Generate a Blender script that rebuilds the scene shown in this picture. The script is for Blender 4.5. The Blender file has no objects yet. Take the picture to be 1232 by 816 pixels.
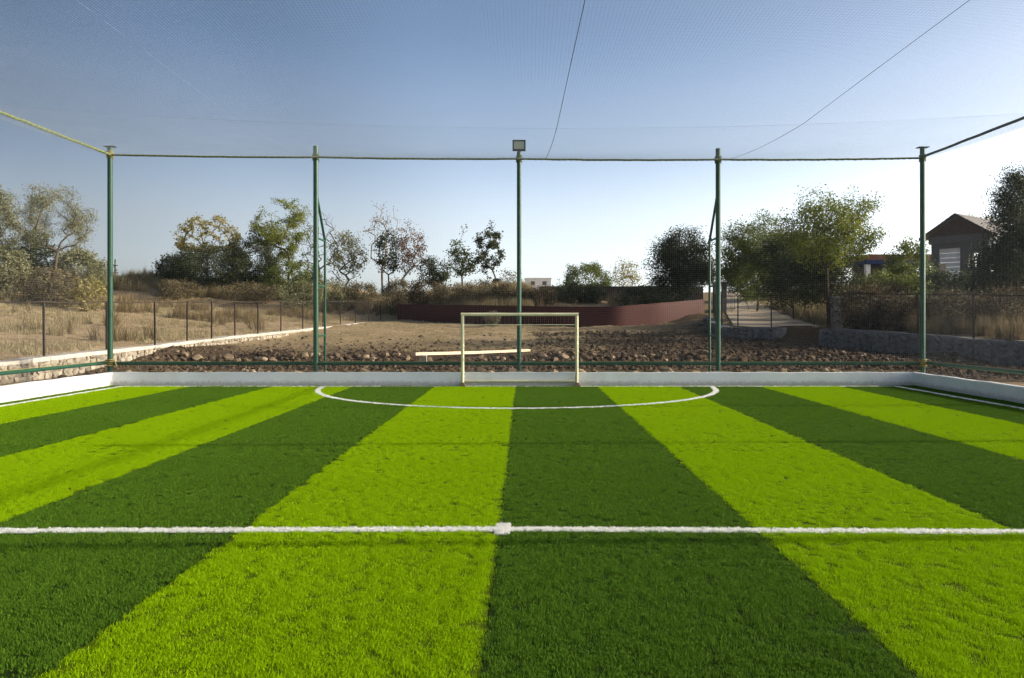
import bpy, bmesh, math, random
import numpy as np
from mathutils import Vector, Matrix, noise

random.seed(7)
rng = np.random.default_rng(7)
scene = bpy.context.scene
col = scene.collection
R = math.radians

# ------------------------------------------------------------------ camera
EYE = 1.65
cam_d = bpy.data.cameras.new('camera')
cam = bpy.data.objects.new('camera', cam_d)
col.objects.link(cam)
cam.location = (0, 0, EYE)
cam.rotation_euler = (R(90), 0, 0)
cam_d.sensor_width = 36.0
cam_d.lens = 36.0 * 960 / 1232
cam_d.shift_x = -14 / 1232
cam_d.shift_y = -22 / 1232
cam_d.clip_start = 0.05
cam_d.clip_end = 3000
scene.camera = cam

# ------------------------------------------------------------------ sky, sun, exposure
SUN = Vector((2.62, 0.085, 1.0)).normalized()
SUN_EL = math.asin(SUN.z)
SUN_AZ = math.atan2(SUN.x, SUN.y)
world = bpy.data.worlds.new('World')
scene.world = world
world.use_nodes = True
wn = world.node_tree
bg = wn.nodes['Background']
sky = wn.nodes.new('ShaderNodeTexSky')
sky.sky_type = 'NISHITA'
sky.sun_disc = False
sky.sun_elevation = SUN_EL
sky.sun_rotation = SUN_AZ
sky.altitude = 300
sky.air_density = 0.45
sky.dust_density = 3.0
sky.ozone_density = 0.0
wb = wn.nodes.new('ShaderNodeMix'); wb.data_type = 'RGBA'; wb.blend_type = 'MULTIPLY'; wb.inputs[0].default_value = 1.0
wb.inputs[7].default_value = (0.98, 1.01, 0.94, 1)      # camera white balance on the whole sky
# hazy air: paler towards the horizon all round, deeper overhead, wider glow on the sun's side
def wramp(fac, stops):
    r = wn.nodes.new('ShaderNodeValToRGB'); r.color_ramp.interpolation = 'EASE'
    el = r.color_ramp.elements
    while len(el) < len(stops): el.new(0.5)
    for e, (p, v) in zip(el, stops): e.position = p; e.color = (v / 2, v / 2, v / 2, 1)
    wn.links.new(fac, r.inputs[0]); return r.outputs[0]
tc = wn.nodes.new('ShaderNodeTexCoord')
sx = wn.nodes.new('ShaderNodeSeparateXYZ'); wn.links.new(tc.outputs['Generated'], sx.inputs[0])
dt = wn.nodes.new('ShaderNodeVectorMath'); dt.operation = 'DOT_PRODUCT'; wn.links.new(tc.outputs['Generated'], dt.inputs[0]); dt.inputs[1].default_value = SUN
dm = wn.nodes.new('ShaderNodeMath'); dm.operation = 'MULTIPLY_ADD'; wn.links.new(dt.outputs['Value'], dm.inputs[0]); dm.inputs[1].default_value = 0.5; dm.inputs[2].default_value = 0.5
elev = wramp(sx.outputs['Z'], [(0.0, 1.40), (0.12, 1.24), (0.25, 1.0), (0.36, 0.84), (1.0, 0.64)])
glow = wramp(dm.outputs[0], [(0.15, 0.52), (0.28, 0.66), (0.42, 1.04), (0.53, 1.44), (0.75, 1.50), (1.0, 1.28)])
f1 = wn.nodes.new('ShaderNodeMath'); f1.operation = 'MULTIPLY'; wn.links.new(elev, f1.inputs[0]); wn.links.new(glow, f1.inputs[1])
f2 = wn.nodes.new('ShaderNodeMath'); f2.operation = 'MULTIPLY'; wn.links.new(f1.outputs[0], f2.inputs[0]); f2.inputs[1].default_value = 4.0
gm = wn.nodes.new('ShaderNodeVectorMath'); gm.operation = 'SCALE'
wn.links.new(sky.outputs[0], gm.inputs[0]); wn.links.new(f2.outputs[0], gm.inputs['Scale'])
hz = wramp(sx.outputs['Z'], [(0.0, 1.60), (0.10, 1.35), (0.20, 0.80), (0.34, 0.22), (0.5, 0.0)])
bw = wn.nodes.new('ShaderNodeRGBToBW'); wn.links.new(gm.outputs[0], bw.inputs[0])
hs = wn.nodes.new('ShaderNodeHueSaturation'); hs.inputs['Saturation'].default_value = 1.16; wn.links.new(gm.outputs[0], hs.inputs['Color'])
pale = wn.nodes.new('ShaderNodeVectorMath'); pale.operation = 'SCALE'; pale.inputs[0].default_value = (0.99, 1.0, 1.05); wn.links.new(bw.outputs[0], pale.inputs['Scale'])
hm = wn.nodes.new('ShaderNodeMix'); hm.data_type = 'RGBA'; wn.links.new(hz, hm.inputs[0]); wn.links.new(hs.outputs[0], hm.inputs[6]); wn.links.new(pale.outputs[0], hm.inputs[7])
wn.links.new(hm.outputs[2], wb.inputs[6]); wn.links.new(wb.outputs[2], bg.inputs[0])
bg.inputs[1].default_value = 0.145
sun_d = bpy.data.lights.new('sun', 'SUN')
sun_d.energy = 2.8
sun_d.angle = R(0.5)
sun_d.color = (1.0, 0.89, 0.72)
sun = bpy.data.objects.new('sun', sun_d)
col.objects.link(sun)
sun.rotation_euler = (-SUN).to_track_quat('-Z', 'Y').to_euler()
sun.location = (60, 40, 40)
scene.view_settings.view_transform = 'Standard'
scene.view_settings.look = 'None'
scene.view_settings.gamma = 1.0
scene.view_settings.exposure = 0.75
scene.render.engine = 'CYCLES'
scene.cycles.max_bounces = 6
scene.cycles.diffuse_bounces = 3
scene.cycles.transmission_bounces = 3
scene.cycles.transparent_max_bounces = 6
scene.cycles.use_denoising = True
scene.cycles.caustics_reflective = False
scene.cycles.caustics_refractive = False

# ------------------------------------------------------------------ helpers
def at(px, py, D):
    """survey of the photograph: a pixel of the 1232 wide picture at depth D"""
    return Vector(((px - 630) * D / 960, D, EYE - (py - 386) * D / 960))
def px_x(px, D): return (px - 630) * D / 960
def py_z(py, D): return EYE - (py - 386) * D / 960

def tag(o, label=None, cat=None, group=None, kind=None):
    if label: o['label'] = label
    if cat: o['category'] = cat
    if group: o['group'] = group
    if kind: o['kind'] = kind
    return o

def empty(name, loc=(0, 0, 0), rz=0.0):
    o = bpy.data.objects.new(name, None)
    o.empty_display_size = 0.2
    o.location = loc
    o.rotation_euler = (0, 0, rz)
    col.objects.link(o)
    return o

def link(name, me, parent=None, loc=(0, 0, 0)):
    o = bpy.data.objects.new(name, me)
    o.location = loc
    col.objects.link(o)
    if parent is not None:
        o.parent = parent
    return o

class MB:
    def __init__(s): s.v = []; s.f = []
    def add(s, vs, fs):
        n = len(s.v); s.v += [tuple(p) for p in vs]; s.f += [tuple(i + n for i in f) for f in fs]
    def box(s, x0, x1, y0, y1, z0, z1):
        s.add([(x0,y0,z0),(x1,y0,z0),(x1,y1,z0),(x0,y1,z0),(x0,y0,z1),(x1,y0,z1),(x1,y1,z1),(x0,y1,z1)],
              [(0,3,2,1),(4,5,6,7),(0,1,5,4),(1,2,6,5),(2,3,7,6),(3,0,4,7)])
    def tube(s, pts, rad, sides=8, cap=True):
        pts = [Vector(p) for p in pts]
        if not hasattr(rad, '__len__'): rad = [rad] * len(pts)
        n0 = len(s.v); up = None
        for i, p in enumerate(pts):
            t = (pts[min(i + 1, len(pts) - 1)] - pts[max(i - 1, 0)]).normalized()
            if up is None:
                up = Vector((0, 0, 1)) if abs(t.z) < 0.9 else Vector((1, 0, 0))
            a = t.cross(up).normalized(); b = a.cross(t).normalized(); up = b
            for k in range(sides):
                an = 2 * math.pi * (k + 0.5) / sides
                s.v.append(tuple(p + (a * math.cos(an) + b * math.sin(an)) * rad[i]))
        for i in range(len(pts) - 1):
            for k in range(sides):
                k2 = (k + 1) % sides
                s.f.append((n0 + i*sides + k, n0 + i*sides + k2, n0 + (i+1)*sides + k2, n0 + (i+1)*sides + k))
        if cap:
            s.f.append(tuple(n0 + k for k in range(sides))[::-1])
            m = n0 + (len(pts) - 1) * sides
            s.f.append(tuple(m + k for k in range(sides)))
    def build(s, name, mat, parent=None, loc=(0, 0, 0), smooth=False):
        me = bpy.data.meshes.new(name)
        me.from_pydata(s.v, [], s.f)
        me.materials.append(mat)
        if smooth: me.shade_smooth()
        me.update()
        return link(name, me, parent, loc)

def np_mesh(name, verts, quads=None, tris=None, mat=None, attrs=None, loose=None):
    """fast mesh from numpy arrays; attrs: dict name -> (domain, type, array)"""
    me = bpy.data.meshes.new(name)
    verts = np.asarray(verts, dtype=np.float32)
    loops = []; starts = []; tot = 0
    nf = 0
    if quads is not None and len(quads):
        q = np.asarray(quads, dtype=np.int32); loops.append(q.ravel())
        starts.append(np.arange(len(q)) * 4); tot = q.size; nf += len(q)
    if tris is not None and len(tris):
        t = np.asarray(tris, dtype=np.int32); loops.append(t.ravel())
        starts.append(tot + np.arange(len(t)) * 3); nf += len(t)
    me.vertices.add(len(verts)); me.vertices.foreach_set('co', verts.ravel())
    if nf:
        L = np.concatenate(loops).astype(np.int32); S = np.concatenate(starts).astype(np.int32)
        me.loops.add(len(L)); me.loops.foreach_set('vertex_index', L)
        me.polygons.add(nf); me.polygons.foreach_set('loop_start', S)
    me.update(calc_edges=True)
    if attrs:
        for k, (dom, typ, arr) in attrs.items():
            a = me.attributes.new(k, typ, dom)
            if typ == 'FLOAT': a.data.foreach_set('value', np.asarray(arr, np.float32).ravel())
            elif typ == 'BOOLEAN': a.data.foreach_set('value', np.asarray(arr, bool).ravel())
            elif typ == 'FLOAT_VECTOR': a.data.foreach_set('vector', np.asarray(arr, np.float32).ravel())
    if mat: me.materials.append(mat)
    return me

# ------------------------------------------------------------------ materials
def new_mat(name):
    m = bpy.data.materials.new(name); m.use_nodes = True
    nt = m.node_tree
    return m, nt, nt.nodes['Principled BSDF']

def lin(*c):
    """sRGB 0-255 to linear"""
    return tuple((x / 255 / 12.92) if x / 255 <= 0.04045 else ((x / 255 + 0.055) / 1.055) ** 2.4 for x in c) + (1,)

def noise_node(nt, scale, detail=5, rough=0.6, vec=None):
    n = nt.nodes.new('ShaderNodeTexNoise')
    n.inputs['Scale'].default_value = scale
    n.inputs['Detail'].default_value = detail
    n.inputs['Roughness'].default_value = rough
    if vec is None:
        g = nt.nodes.new('ShaderNodeNewGeometry'); vec = g.outputs['Position']
    nt.links.new(vec, n.inputs['Vector'])
    return n
def ramp_node(nt, fac, stops):
    r = nt.nodes.new('ShaderNodeValToRGB')
    el = r.color_ramp.elements
    while len(el) < len(stops): el.new(0.5)
    for e, (p, c) in zip(el, stops):
        e.position = p; e.color = c if len(c) == 4 else tuple(c) + (1,)
    nt.links.new(fac, r.inputs[0])
    return r
def mix_node(nt, fac, a, b, mode='MIX'):
    m = nt.nodes.new('ShaderNodeMix'); m.data_type = 'RGBA'; m.blend_type = mode
    for s, v in ((m.inputs[0], fac), (m.inputs[6], a), (m.inputs[7], b)):
        if hasattr(v, 'links'): nt.links.new(v, s)
        else: s.default_value = v
    return m.outputs[2]
def simple(name, c1, c2=None, scale=4, rough=0.7, bump=0.0, bscale=30, spec=0.3, metal=0.0, vec='pos', stops=(0.35, 0.65)):
    m, nt, b = new_mat(name)
    c1 = tuple(c1)[:3] + (1,)
    if c2 is None: c2 = tuple(x * 0.75 for x in c1[:3])
    n = noise_node(nt, scale)
    r = ramp_node(nt, n.outputs['Fac'], [(stops[0], c1), (stops[1], tuple(c2)[:3] + (1,))])
    nt.links.new(r.outputs[0], b.inputs['Base Color'])
    b.inputs['Roughness'].default_value = rough
    b.inputs['Specular IOR Level'].default_value = spec
    b.inputs['Metallic'].default_value = metal
    if bump:
        n2 = noise_node(nt, bscale, 6)
        bp = nt.nodes.new('ShaderNodeBump'); bp.inputs['Strength'].default_value = bump; bp.inputs['Distance'].default_value = 0.02
        nt.links.new(n2.outputs['Fac'], bp.inputs['Height'])
        nt.links.new(bp.outputs[0], b.inputs['Normal'])
    return m
def leafy(name, c1, c2, trans=0.35, tcol=None, rough=0.6, spec=0.2, attr='tint'):
    """thin leaf: principled + translucency, tint varies leaf by leaf"""
    m, nt, b = new_mat(name)
    a = nt.nodes.new('ShaderNodeAttribute'); a.attribute_name = attr
    r = ramp_node(nt, a.outputs['Fac'], [(0.0, tuple(c1)[:3]), (1.0, tuple(c2)[:3])])
    nt.links.new(r.outputs[0], b.inputs['Base Color'])
    b.inputs['Roughness'].default_value = rough
    b.inputs['Specular IOR Level'].default_value = spec
    if trans > 0:
        t = nt.nodes.new('ShaderNodeBsdfTranslucent')
        nt.links.new(r.outputs[0], t.inputs[0])
        mx = nt.nodes.new('ShaderNodeMixShader'); mx.inputs[0].default_value = trans
        nt.links.new(b.outputs[0], mx.inputs[1]); nt.links.new(t.outputs[0], mx.inputs[2])
        nt.links.new(mx.outputs[0], nt.nodes['Material Output'].inputs[0])
    return m

M = {}
M['turf_light'] = leafy('turf_light', (0.255, 0.435, 0.002), (0.37, 0.56, 0.003), 0.32, spec=0.06)
M['turf_dark'] = leafy('turf_dark', (0.066, 0.155, 0.010), (0.112, 0.215, 0.017), 0.28, spec=0.06)
M['turf_white'] = leafy('turf_white', (0.86, 0.86, 0.83), (0.92, 0.92, 0.90), 0.45, spec=0.1)
M['back_light'] = simple('turf_backing_light', (0.085, 0.13, 0.004), (0.055, 0.085, 0.004), 60, 0.9, spec=0.05)
M['back_dark'] = simple('turf_backing_dark', (0.022, 0.045, 0.005), (0.014, 0.03, 0.004), 60, 0.9, spec=0.05)
M['back_white'] = simple('turf_backing_white', (0.6, 0.6, 0.56), (0.5, 0.5, 0.46), 20, 0.9, spec=0.05)
def whitewash():
    m, nt, b = new_mat('whitewash')
    n = noise_node(nt, 2.5); n2 = noise_node(nt, 11, 6, 0.7); n3 = noise_node(nt, 0.8, 3)
    r = ramp_node(nt, n.outputs['Fac'], [(0.4, (0.87, 0.87, 0.87)), (0.8, (0.77, 0.77, 0.75))])
    g = nt.nodes.new('ShaderNodeNewGeometry'); sp = nt.nodes.new('ShaderNodeSeparateXYZ'); nt.links.new(g.outputs['Position'], sp.inputs[0])
    mr = nt.nodes.new('ShaderNodeMapRange'); nt.links.new(sp.outputs['Z'], mr.inputs['Value']); mr.inputs['From Min'].default_value = 0.0; mr.inputs['From Max'].default_value = 0.16; mr.inputs['To Min'].default_value = 0.75; mr.inputs['To Max'].default_value = 0.0
    sm = nt.nodes.new('ShaderNodeMath'); sm.operation = 'ADD'; nt.links.new(mr.outputs[0], sm.inputs[0]); nt.links.new(n2.outputs['Fac'], sm.inputs[1])
    dr = ramp_node(nt, sm.outputs[0], [(0.62, (0, 0, 0)), (1.1, (0.55, 0.55, 0.55))])
    c = mix_node(nt, dr.outputs[0], r.outputs[0], (0.36, 0.33, 0.25, 1))      # soil splashed on the foot of the wall
    sc = ramp_node(nt, n3.outputs['Fac'], [(0.55, (0, 0, 0)), (0.75, (0.22, 0.22, 0.22))])
    c = mix_node(nt, sc.outputs[0], c, (0.5, 0.5, 0.47, 1))
    nt.links.new(c, b.inputs['Base Color']); b.inputs['Roughness'].default_value = 0.85; b.inputs['Specular IOR Level'].default_value = 0.15
    bp = nt.nodes.new('ShaderNodeBump'); bp.inputs['Strength'].default_value = 0.25; bp.inputs['Distance'].default_value = 0.02
    nt.links.new(n2.outputs['Fac'], bp.inputs['Height']); nt.links.new(bp.outputs[0], b.inputs['Normal'])
    return m
M['whitewash'] = whitewash()
M['green_paint'] = simple('green_paint', (0.006, 0.056, 0.028), (0.011, 0.078, 0.04), 3, 0.42, spec=0.45)
M['rope'] = simple('lashed_rope', (0.16, 0.18, 0.05), (0.05, 0.12, 0.045), 22, 0.8, 0.4, 90)
M['thin_rope'] = simple('thin_cable', (0.14, 0.15, 0.15), (0.10, 0.11, 0.11), 5, 0.7)
M['yellow_rope'] = simple('yellow_rope', (0.36, 0.29, 0.08), (0.24, 0.20, 0.06), 60, 0.8)
M['net'] = simple('net_cord', (0.30, 0.335, 0.375), (0.25, 0.28, 0.31), 1.0, 0.8)
M['goal_paint'] = simple('goal_paint', (0.76, 0.73, 0.47), (0.66, 0.62, 0.40), 4, 0.5, spec=0.4)
M['goal_foot'] = simple('rusty_foot', (0.30, 0.20, 0.15), (0.2, 0.13, 0.09), 30, 0.8)
M['goal_net'] = simple('goal_cord', (0.35, 0.36, 0.36), (0.28, 0.29, 0.29), 2, 0.8)
M['timber'] = simple('pale_timber', (0.70, 0.58, 0.42), (0.60, 0.49, 0.35), 5, 0.8, 0.2, 40)
M['iron'] = simple('dark_iron', (0.030, 0.024, 0.020), (0.05, 0.03, 0.02), 8, 0.7, spec=0.3)
M['wire'] = simple('fence_wire', (0.14, 0.13, 0.12), (0.10, 0.09, 0.08), 4, 0.6)
M['housing'] = simple('lamp_housing', (0.02, 0.025, 0.025), (0.03, 0.03, 0.03), 8, 0.5, spec=0.4)
M['lens'] = simple('lamp_lens', (0.42, 0.45, 0.36), (0.36, 0.39, 0.30), 60, 0.25, spec=0.6)
M['cement'] = simple('pale_cement', (0.56, 0.52, 0.46), (0.42, 0.38, 0.33), 3, 0.95, 0.4, 25, 0.1)
M['grey_cement'] = simple('grey_cement', (0.26, 0.245, 0.23), (0.15, 0.14, 0.13), 3, 0.95, 0.4, 25, 0.1)
M['mortar'] = simple('wall_mortar', (0.36, 0.31, 0.25), (0.25, 0.21, 0.165), 5, 0.95, 0.5, 25, 0.1)
M['red_wall'] = simple('maroon_paint', (0.082, 0.020, 0.016), (0.066, 0.017, 0.014), 1.2, 0.6, 0.1, 20, 0.25)
M['bark'] = simple('brown_bark', (0.075, 0.055, 0.038), (0.12, 0.09, 0.065), 6, 0.95, 0.6, 30, 0.1)
M['pale_bark'] = simple('pale_bark', (0.30, 0.24, 0.18), (0.20, 0.16, 0.12), 6, 0.95, 0.4, 30, 0.1)
M['dirt'] = simple('dark_soil', (0.065, 0.046, 0.031), (0.125, 0.09, 0.06), 6, 1.0, spec=0.05)
M['straw'] = leafy('dry_grass', (0.28, 0.235, 0.125), (0.49, 0.41, 0.24), 0.32)
M['straw_dark'] = leafy('dry_brush', (0.13, 0.098, 0.05), (0.30, 0.225, 0.115), 0.32)
def stone_mat(name, c1, c2):
    m, nt, b = new_mat(name)
    oi = nt.nodes.new('ShaderNodeObjectInfo')
    r = ramp_node(nt, oi.outputs['Random'], [(0.0, c1), (1.0, c2)])
    n = noise_node(nt, 9, 6)
    c = mix_node(nt, 0.55, r.outputs[0], n.outputs['Fac'], 'OVERLAY')
    nt.links.new(c, b.inputs['Base Color'])
    b.inputs['Roughness'].default_value = 0.95; b.inputs['Specular IOR Level'].default_value = 0.1
    n2 = noise_node(nt, 30, 6)
    bp = nt.nodes.new('ShaderNodeBump'); bp.inputs['Strength'].default_value = 0.5; bp.inputs['Distance'].default_value = 0.02
    nt.links.new(n2.outputs['Fac'], bp.inputs['Height']); nt.links.new(bp.outputs[0], b.inputs['Normal'])
    return m
M['stone'] = stone_mat('tan_stone', (0.095, 0.067, 0.043), (0.31, 0.235, 0.155))
M['grey_stone'] = stone_mat('grey_stone', (0.085, 0.08, 0.075), (0.21, 0.20, 0.185))
M['wall_stone'] = stone_mat('wall_stone', (0.20, 0.17, 0.13), (0.42, 0.37, 0.29))

# ------------------------------------------------------------------ instancing (nodes fed by loose vertices)
def scatter_mod(obj, proto, keep=True):
    """stand a copy of proto on every loose vertex flagged 'tuft' (attributes: scl, rot)"""
    ng = bpy.data.node_groups.new('stand_tufts', 'GeometryNodeTree')
    ng.interface.new_socket('Geometry', in_out='INPUT', socket_type='NodeSocketGeometry')
    ng.interface.new_socket('Geometry', in_out='OUTPUT', socket_type='NodeSocketGeometry')
    N = ng.nodes; Lk = ng.links
    gi = N.new('NodeGroupInput'); go = N.new('NodeGroupOutput')
    iop = N.new('GeometryNodeInstanceOnPoints')
    oi = N.new('GeometryNodeObjectInfo'); oi.inputs['Object'].default_value = proto
    def attr(nm, ty):
        a = N.new('GeometryNodeInputNamedAttribute'); a.data_type = ty; a.inputs['Name'].default_value = nm
        return a.outputs['Attribute']
    Lk.new(gi.outputs[0], iop.inputs['Points'])
    Lk.new(oi.outputs['Geometry'], iop.inputs['Instance'])
    Lk.new(attr('tuft', 'BOOLEAN'), iop.inputs['Selection'])
    Lk.new(attr('scl', 'FLOAT_VECTOR'), iop.inputs['Scale'])
    Lk.new(attr('rot', 'FLOAT_VECTOR'), iop.inputs['Rotation'])
    if keep:
        j = N.new('GeometryNodeJoinGeometry')
        Lk.new(gi.outputs[0], j.inputs[0]); Lk.new(iop.outputs[0], j.inputs[0])
        Lk.new(j.outputs[0], go.inputs[0])
    else:
        Lk.new(iop.outputs[0], go.inputs[0])
    md = obj.modifiers.new('tufts', 'NODES'); md.node_group = ng

def tuft_attrs(nbase, pts, smin, smax, tilt=0.0, hvar=0.25):
    n = len(pts)
    flag = np.concatenate([np.zeros(nbase, bool), np.ones(n, bool)])
    s = rng.uniform(smin, smax, n)
    sc = np.stack([s, s, s * rng.uniform(1 - hvar, 1 + hvar, n)], 1)
    rot = np.stack([rng.normal(0, tilt, n) if tilt else np.zeros(n), rng.normal(0, tilt, n) if tilt else np.zeros(n), rng.uniform(0, 6.283, n)], 1)
    return {'tuft': ('POINT', 'BOOLEAN', flag),
            'scl': ('POINT', 'FLOAT_VECTOR', np.concatenate([np.zeros((nbase, 3)), sc])),
            'rot': ('POINT', 'FLOAT_VECTOR', np.concatenate([np.zeros((nbase, 3)), rot]))}

def blades(n, rx, ry, h, w, lean, mat, name, hvar=0.35, seed=0):
    """a patch of n grass blades, two faces each, standing on z = 0"""
    g = np.random.default_rng(seed)
    if ry is None:
        r = rx * np.sqrt(g.uniform(0, 1, n)); a = g.uniform(0, 6.283, n)
        base = np.stack([r * np.cos(a), r * np.sin(a), np.zeros(n)], 1)
    else:
        base = np.stack([g.uniform(-rx, rx, n), g.uniform(-ry, ry, n), np.zeros(n)], 1)
    th = g.uniform(0, 6.283, n)
    side = np.stack([np.cos(th), np.sin(th), np.zeros(n)], 1)
    la = g.uniform(0, 6.283, n); ln = np.abs(g.normal(0, lean, n))
    hh = h * g.uniform(1 - hvar, 1 + hvar, n)
    d = np.stack([np.cos(la) * np.sin(ln), np.sin(la) * np.sin(ln), np.cos(ln)], 1)
    ln2 = ln * 1.9
    d2 = np.stack([np.cos(la) * np.sin(ln2), np.sin(la) * np.sin(ln2), np.cos(ln2)], 1)
    ww = (w * g.uniform(0.7, 1.3, n))[:, None]
    m = base + d * (hh * 0.55)[:, None]
    t = m + d2 * (hh * 0.45)[:, None]
    V = np.stack([base - side * ww / 2, base + side * ww / 2, m + side * ww * 0.4, m - side * ww * 0.4, t], 1).reshape(-1, 3)
    i = np.arange(n)[:, None] * 5
    Q = i + np.array([[0, 1, 2, 3]]); T = i + np.array([[3, 2, 4]])
    tint = g.uniform(0, 1, n)
    me = np_mesh(name, V, Q, T, mat, {'tint': ('FACE', 'FLOAT', np.concatenate([tint, tint]))})
    return bpy.data.objects.new(name, me)   # never linked: only feeds the nodes

# ------------------------------------------------------------------ the lie of the land
COURT_L, COURT_R, COURT_B, COURT_F = -10.45, 9.90, 20.30, -8.0
def ip(x, xs, ys): return np.interp(x, xs, ys)
def XL(D): return ip(D, [0, 20, 30, 40, 50, 62], [-13.0, -12.9, -12.7, -12.2, -11.3, -10.6])
def XR(D): return ip(D, [0, 24, 25.7, 33.5, 36.4, 39, 42, 50, 54], [19, 16.6, 16.1, 13.1, 12.4, 9.7, 9.9, 11.6, 12.4])
def DW(X): return ip(X, [-9.7, -4.5, -0.26, 5.5, 11.9], [60, 54, 50, 48, 52])
def sstep(t): t = np.clip(t, 0, 1); return t * t * (3 - 2 * t)
def terrain(X, D):
    X = np.asarray(X, float); D = np.asarray(D, float)
    zc = ip(D, [0, 20.4, 21.2, 24, 31, 40, 48, 54, 60], [-0.06, -0.06, 0.10, 0.14, 0.42, 0.90, 1.30, 1.48, 1.70])
    zc = zc + np.where((D > 22), 0.26 * np.exp(-((D - 28.2) / 1.0) ** 2) * (1 - 0.7 * np.exp(-(((X + 1.8) / 2.6) ** 4))) * (0.7 + 0.3 * np.sin(X * 1.3)), 0)
    zc = zc + 0.7 * np.exp(-(((X - 11.6) / 2.6) ** 2)) * sstep((D - 42) / 8)
    zc = zc + 0.22 * np.exp(-((X - XL(D)) / 1.1) ** 2) * sstep((D - 22) / 5) * (1 - sstep((D - 30) / 9))
    zc = np.where((X < -10.7) & (D < 21), 0.10, zc)
    zc = np.where((X > 10.2) & (D < 21), 0.10, zc)
    b = D - DW(np.clip(X, -9.7, 11.9))
    bank = ip(b, [0.3, 1.0, 3, 7, 12, 20, 60], [0, 0.55, 0.9, 1.75, 2.2, 2.4, 2.8])
    bank = bank * (1 - 0.35 * sstep((X + 1) / 5))
    zc = np.where(b > 0.15, ip(D, [48, 54, 60, 70], [1.3, 1.48, 1.7, 1.7]) + bank, zc)
    l = np.clip(XL(D) - X, 0, None)
    zl = ip(D, [0, 20, 28, 34.3, 39, 46.4, 53, 65, 80], [0.45, 0.6, 0.775, 0.95, 1.04, 1.26, 1.43, 1.72, 2.6]) + 0.085 * np.minimum(l, 30) + 0.22 * np.clip(D - 58, 0, 9) * np.clip(l / 8, 0, 1)
    r = np.clip(X - XR(D), 0, None)
    zr = ip(D, [0, 24, 25.7, 33.5, 38, 46, 52, 60, 80, 100], [0.6, 0.85, 0.93, 1.27, 1.30, 1.65, 2.1, 2.7, 4.3, 4.8]) + 0.055 * np.clip(r - 4, 0, 25)
    wl = sstep((XL(D) - 0.12 - X) / 0.3); wr = sstep((X - XR(D) - 0.12) / (0.3 + 2.2 * np.clip(1 - np.abs(D - 35.8) / 1.2, 0, 1)))
    # behind the red wall the side grounds blend into the bank
    fb = sstep((D - 54) / 10)
    wl = np.where(b > 0.15, np.maximum(wl * (1 - fb), sstep((XL(D) - X) / (0.3 + 9 * fb))), wl)
    z = zc * (1 - wl) + zl * wl
    z = z * (1 - wr) + zr * wr
    z = np.minimum(z, 5.2)
    rough = 0.05 * np.sin(X * 0.9 + D * 0.31) * np.sin(D * 0.7 - X * 0.2) + 0.03 * np.sin(X * 2.3) * np.sin(D * 1.9 + 1)
    outside = (D > 22) | (X < -13.2) | (X > 17)
    return z + np.where(outside, rough, 0)
def tz(x, y): return float(terrain(x, y))

# ground sheet: fine where it is seen, reaching the horizon
gx = np.unique(np.concatenate([np.linspace(-900, -80, 12), np.linspace(-80, -30, 26), np.arange(-30, 34.01, 0.32), np.linspace(34, 90, 28), np.linspace(90, 900, 12)]))
gy = np.unique(np.concatenate([np.linspace(-400, -10, 8), np.linspace(-10, 19, 14), np.arange(19, 66.01, 0.32), np.linspace(66, 110, 30), np.linspace(110, 1200, 14)]))
GX, GY = np.meshgrid(gx, gy)
GZ = terrain(GX, GY)
fine = (np.abs(GX) < 60) & (GY > 21) & (GY < 90)
jit = rng.normal(0, 0.022, GZ.shape)
GZ = GZ + np.where(fine, jit, 0)
soil = np.clip(1.35 - np.abs(GY - 26.5) / 8.0, 0, 1) * ((GX > XL(GY)) & (GX < XR(GY)))
soil = np.maximum(soil, np.clip((GX - 0.5) / 4, 0, 1) * np.clip((45 - GY) / 6, 0, 1) * (GX < XR(GY)) * (GY > 20))
soil = np.maximum(soil, np.clip((GX - 5) / 4, 0, 1) * (GX < XR(GY)) * (GY > 20) * 0.85)
soil = np.maximum(soil, (np.clip(1.6 - np.abs(GX - XR(GY) - 0.6) / 2.0, 0, 1) * np.clip(1.5 - np.abs(GY - 35.9) / 2.0, 0, 1)))  # dark dirt of the wall gap, deepened to stand in for its shade
rightside = ((GX > XR(GY)) & (GY > 15)).astype(float) * 0.55
ny, nx = GX.shape
idx = np.arange(nx * ny).reshape(ny, nx)
quads = np.stack([idx[:-1, :-1], idx[:-1, 1:], idx[1:, 1:], idx[1:, :-1]], -1).reshape(-1, 4)
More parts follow.
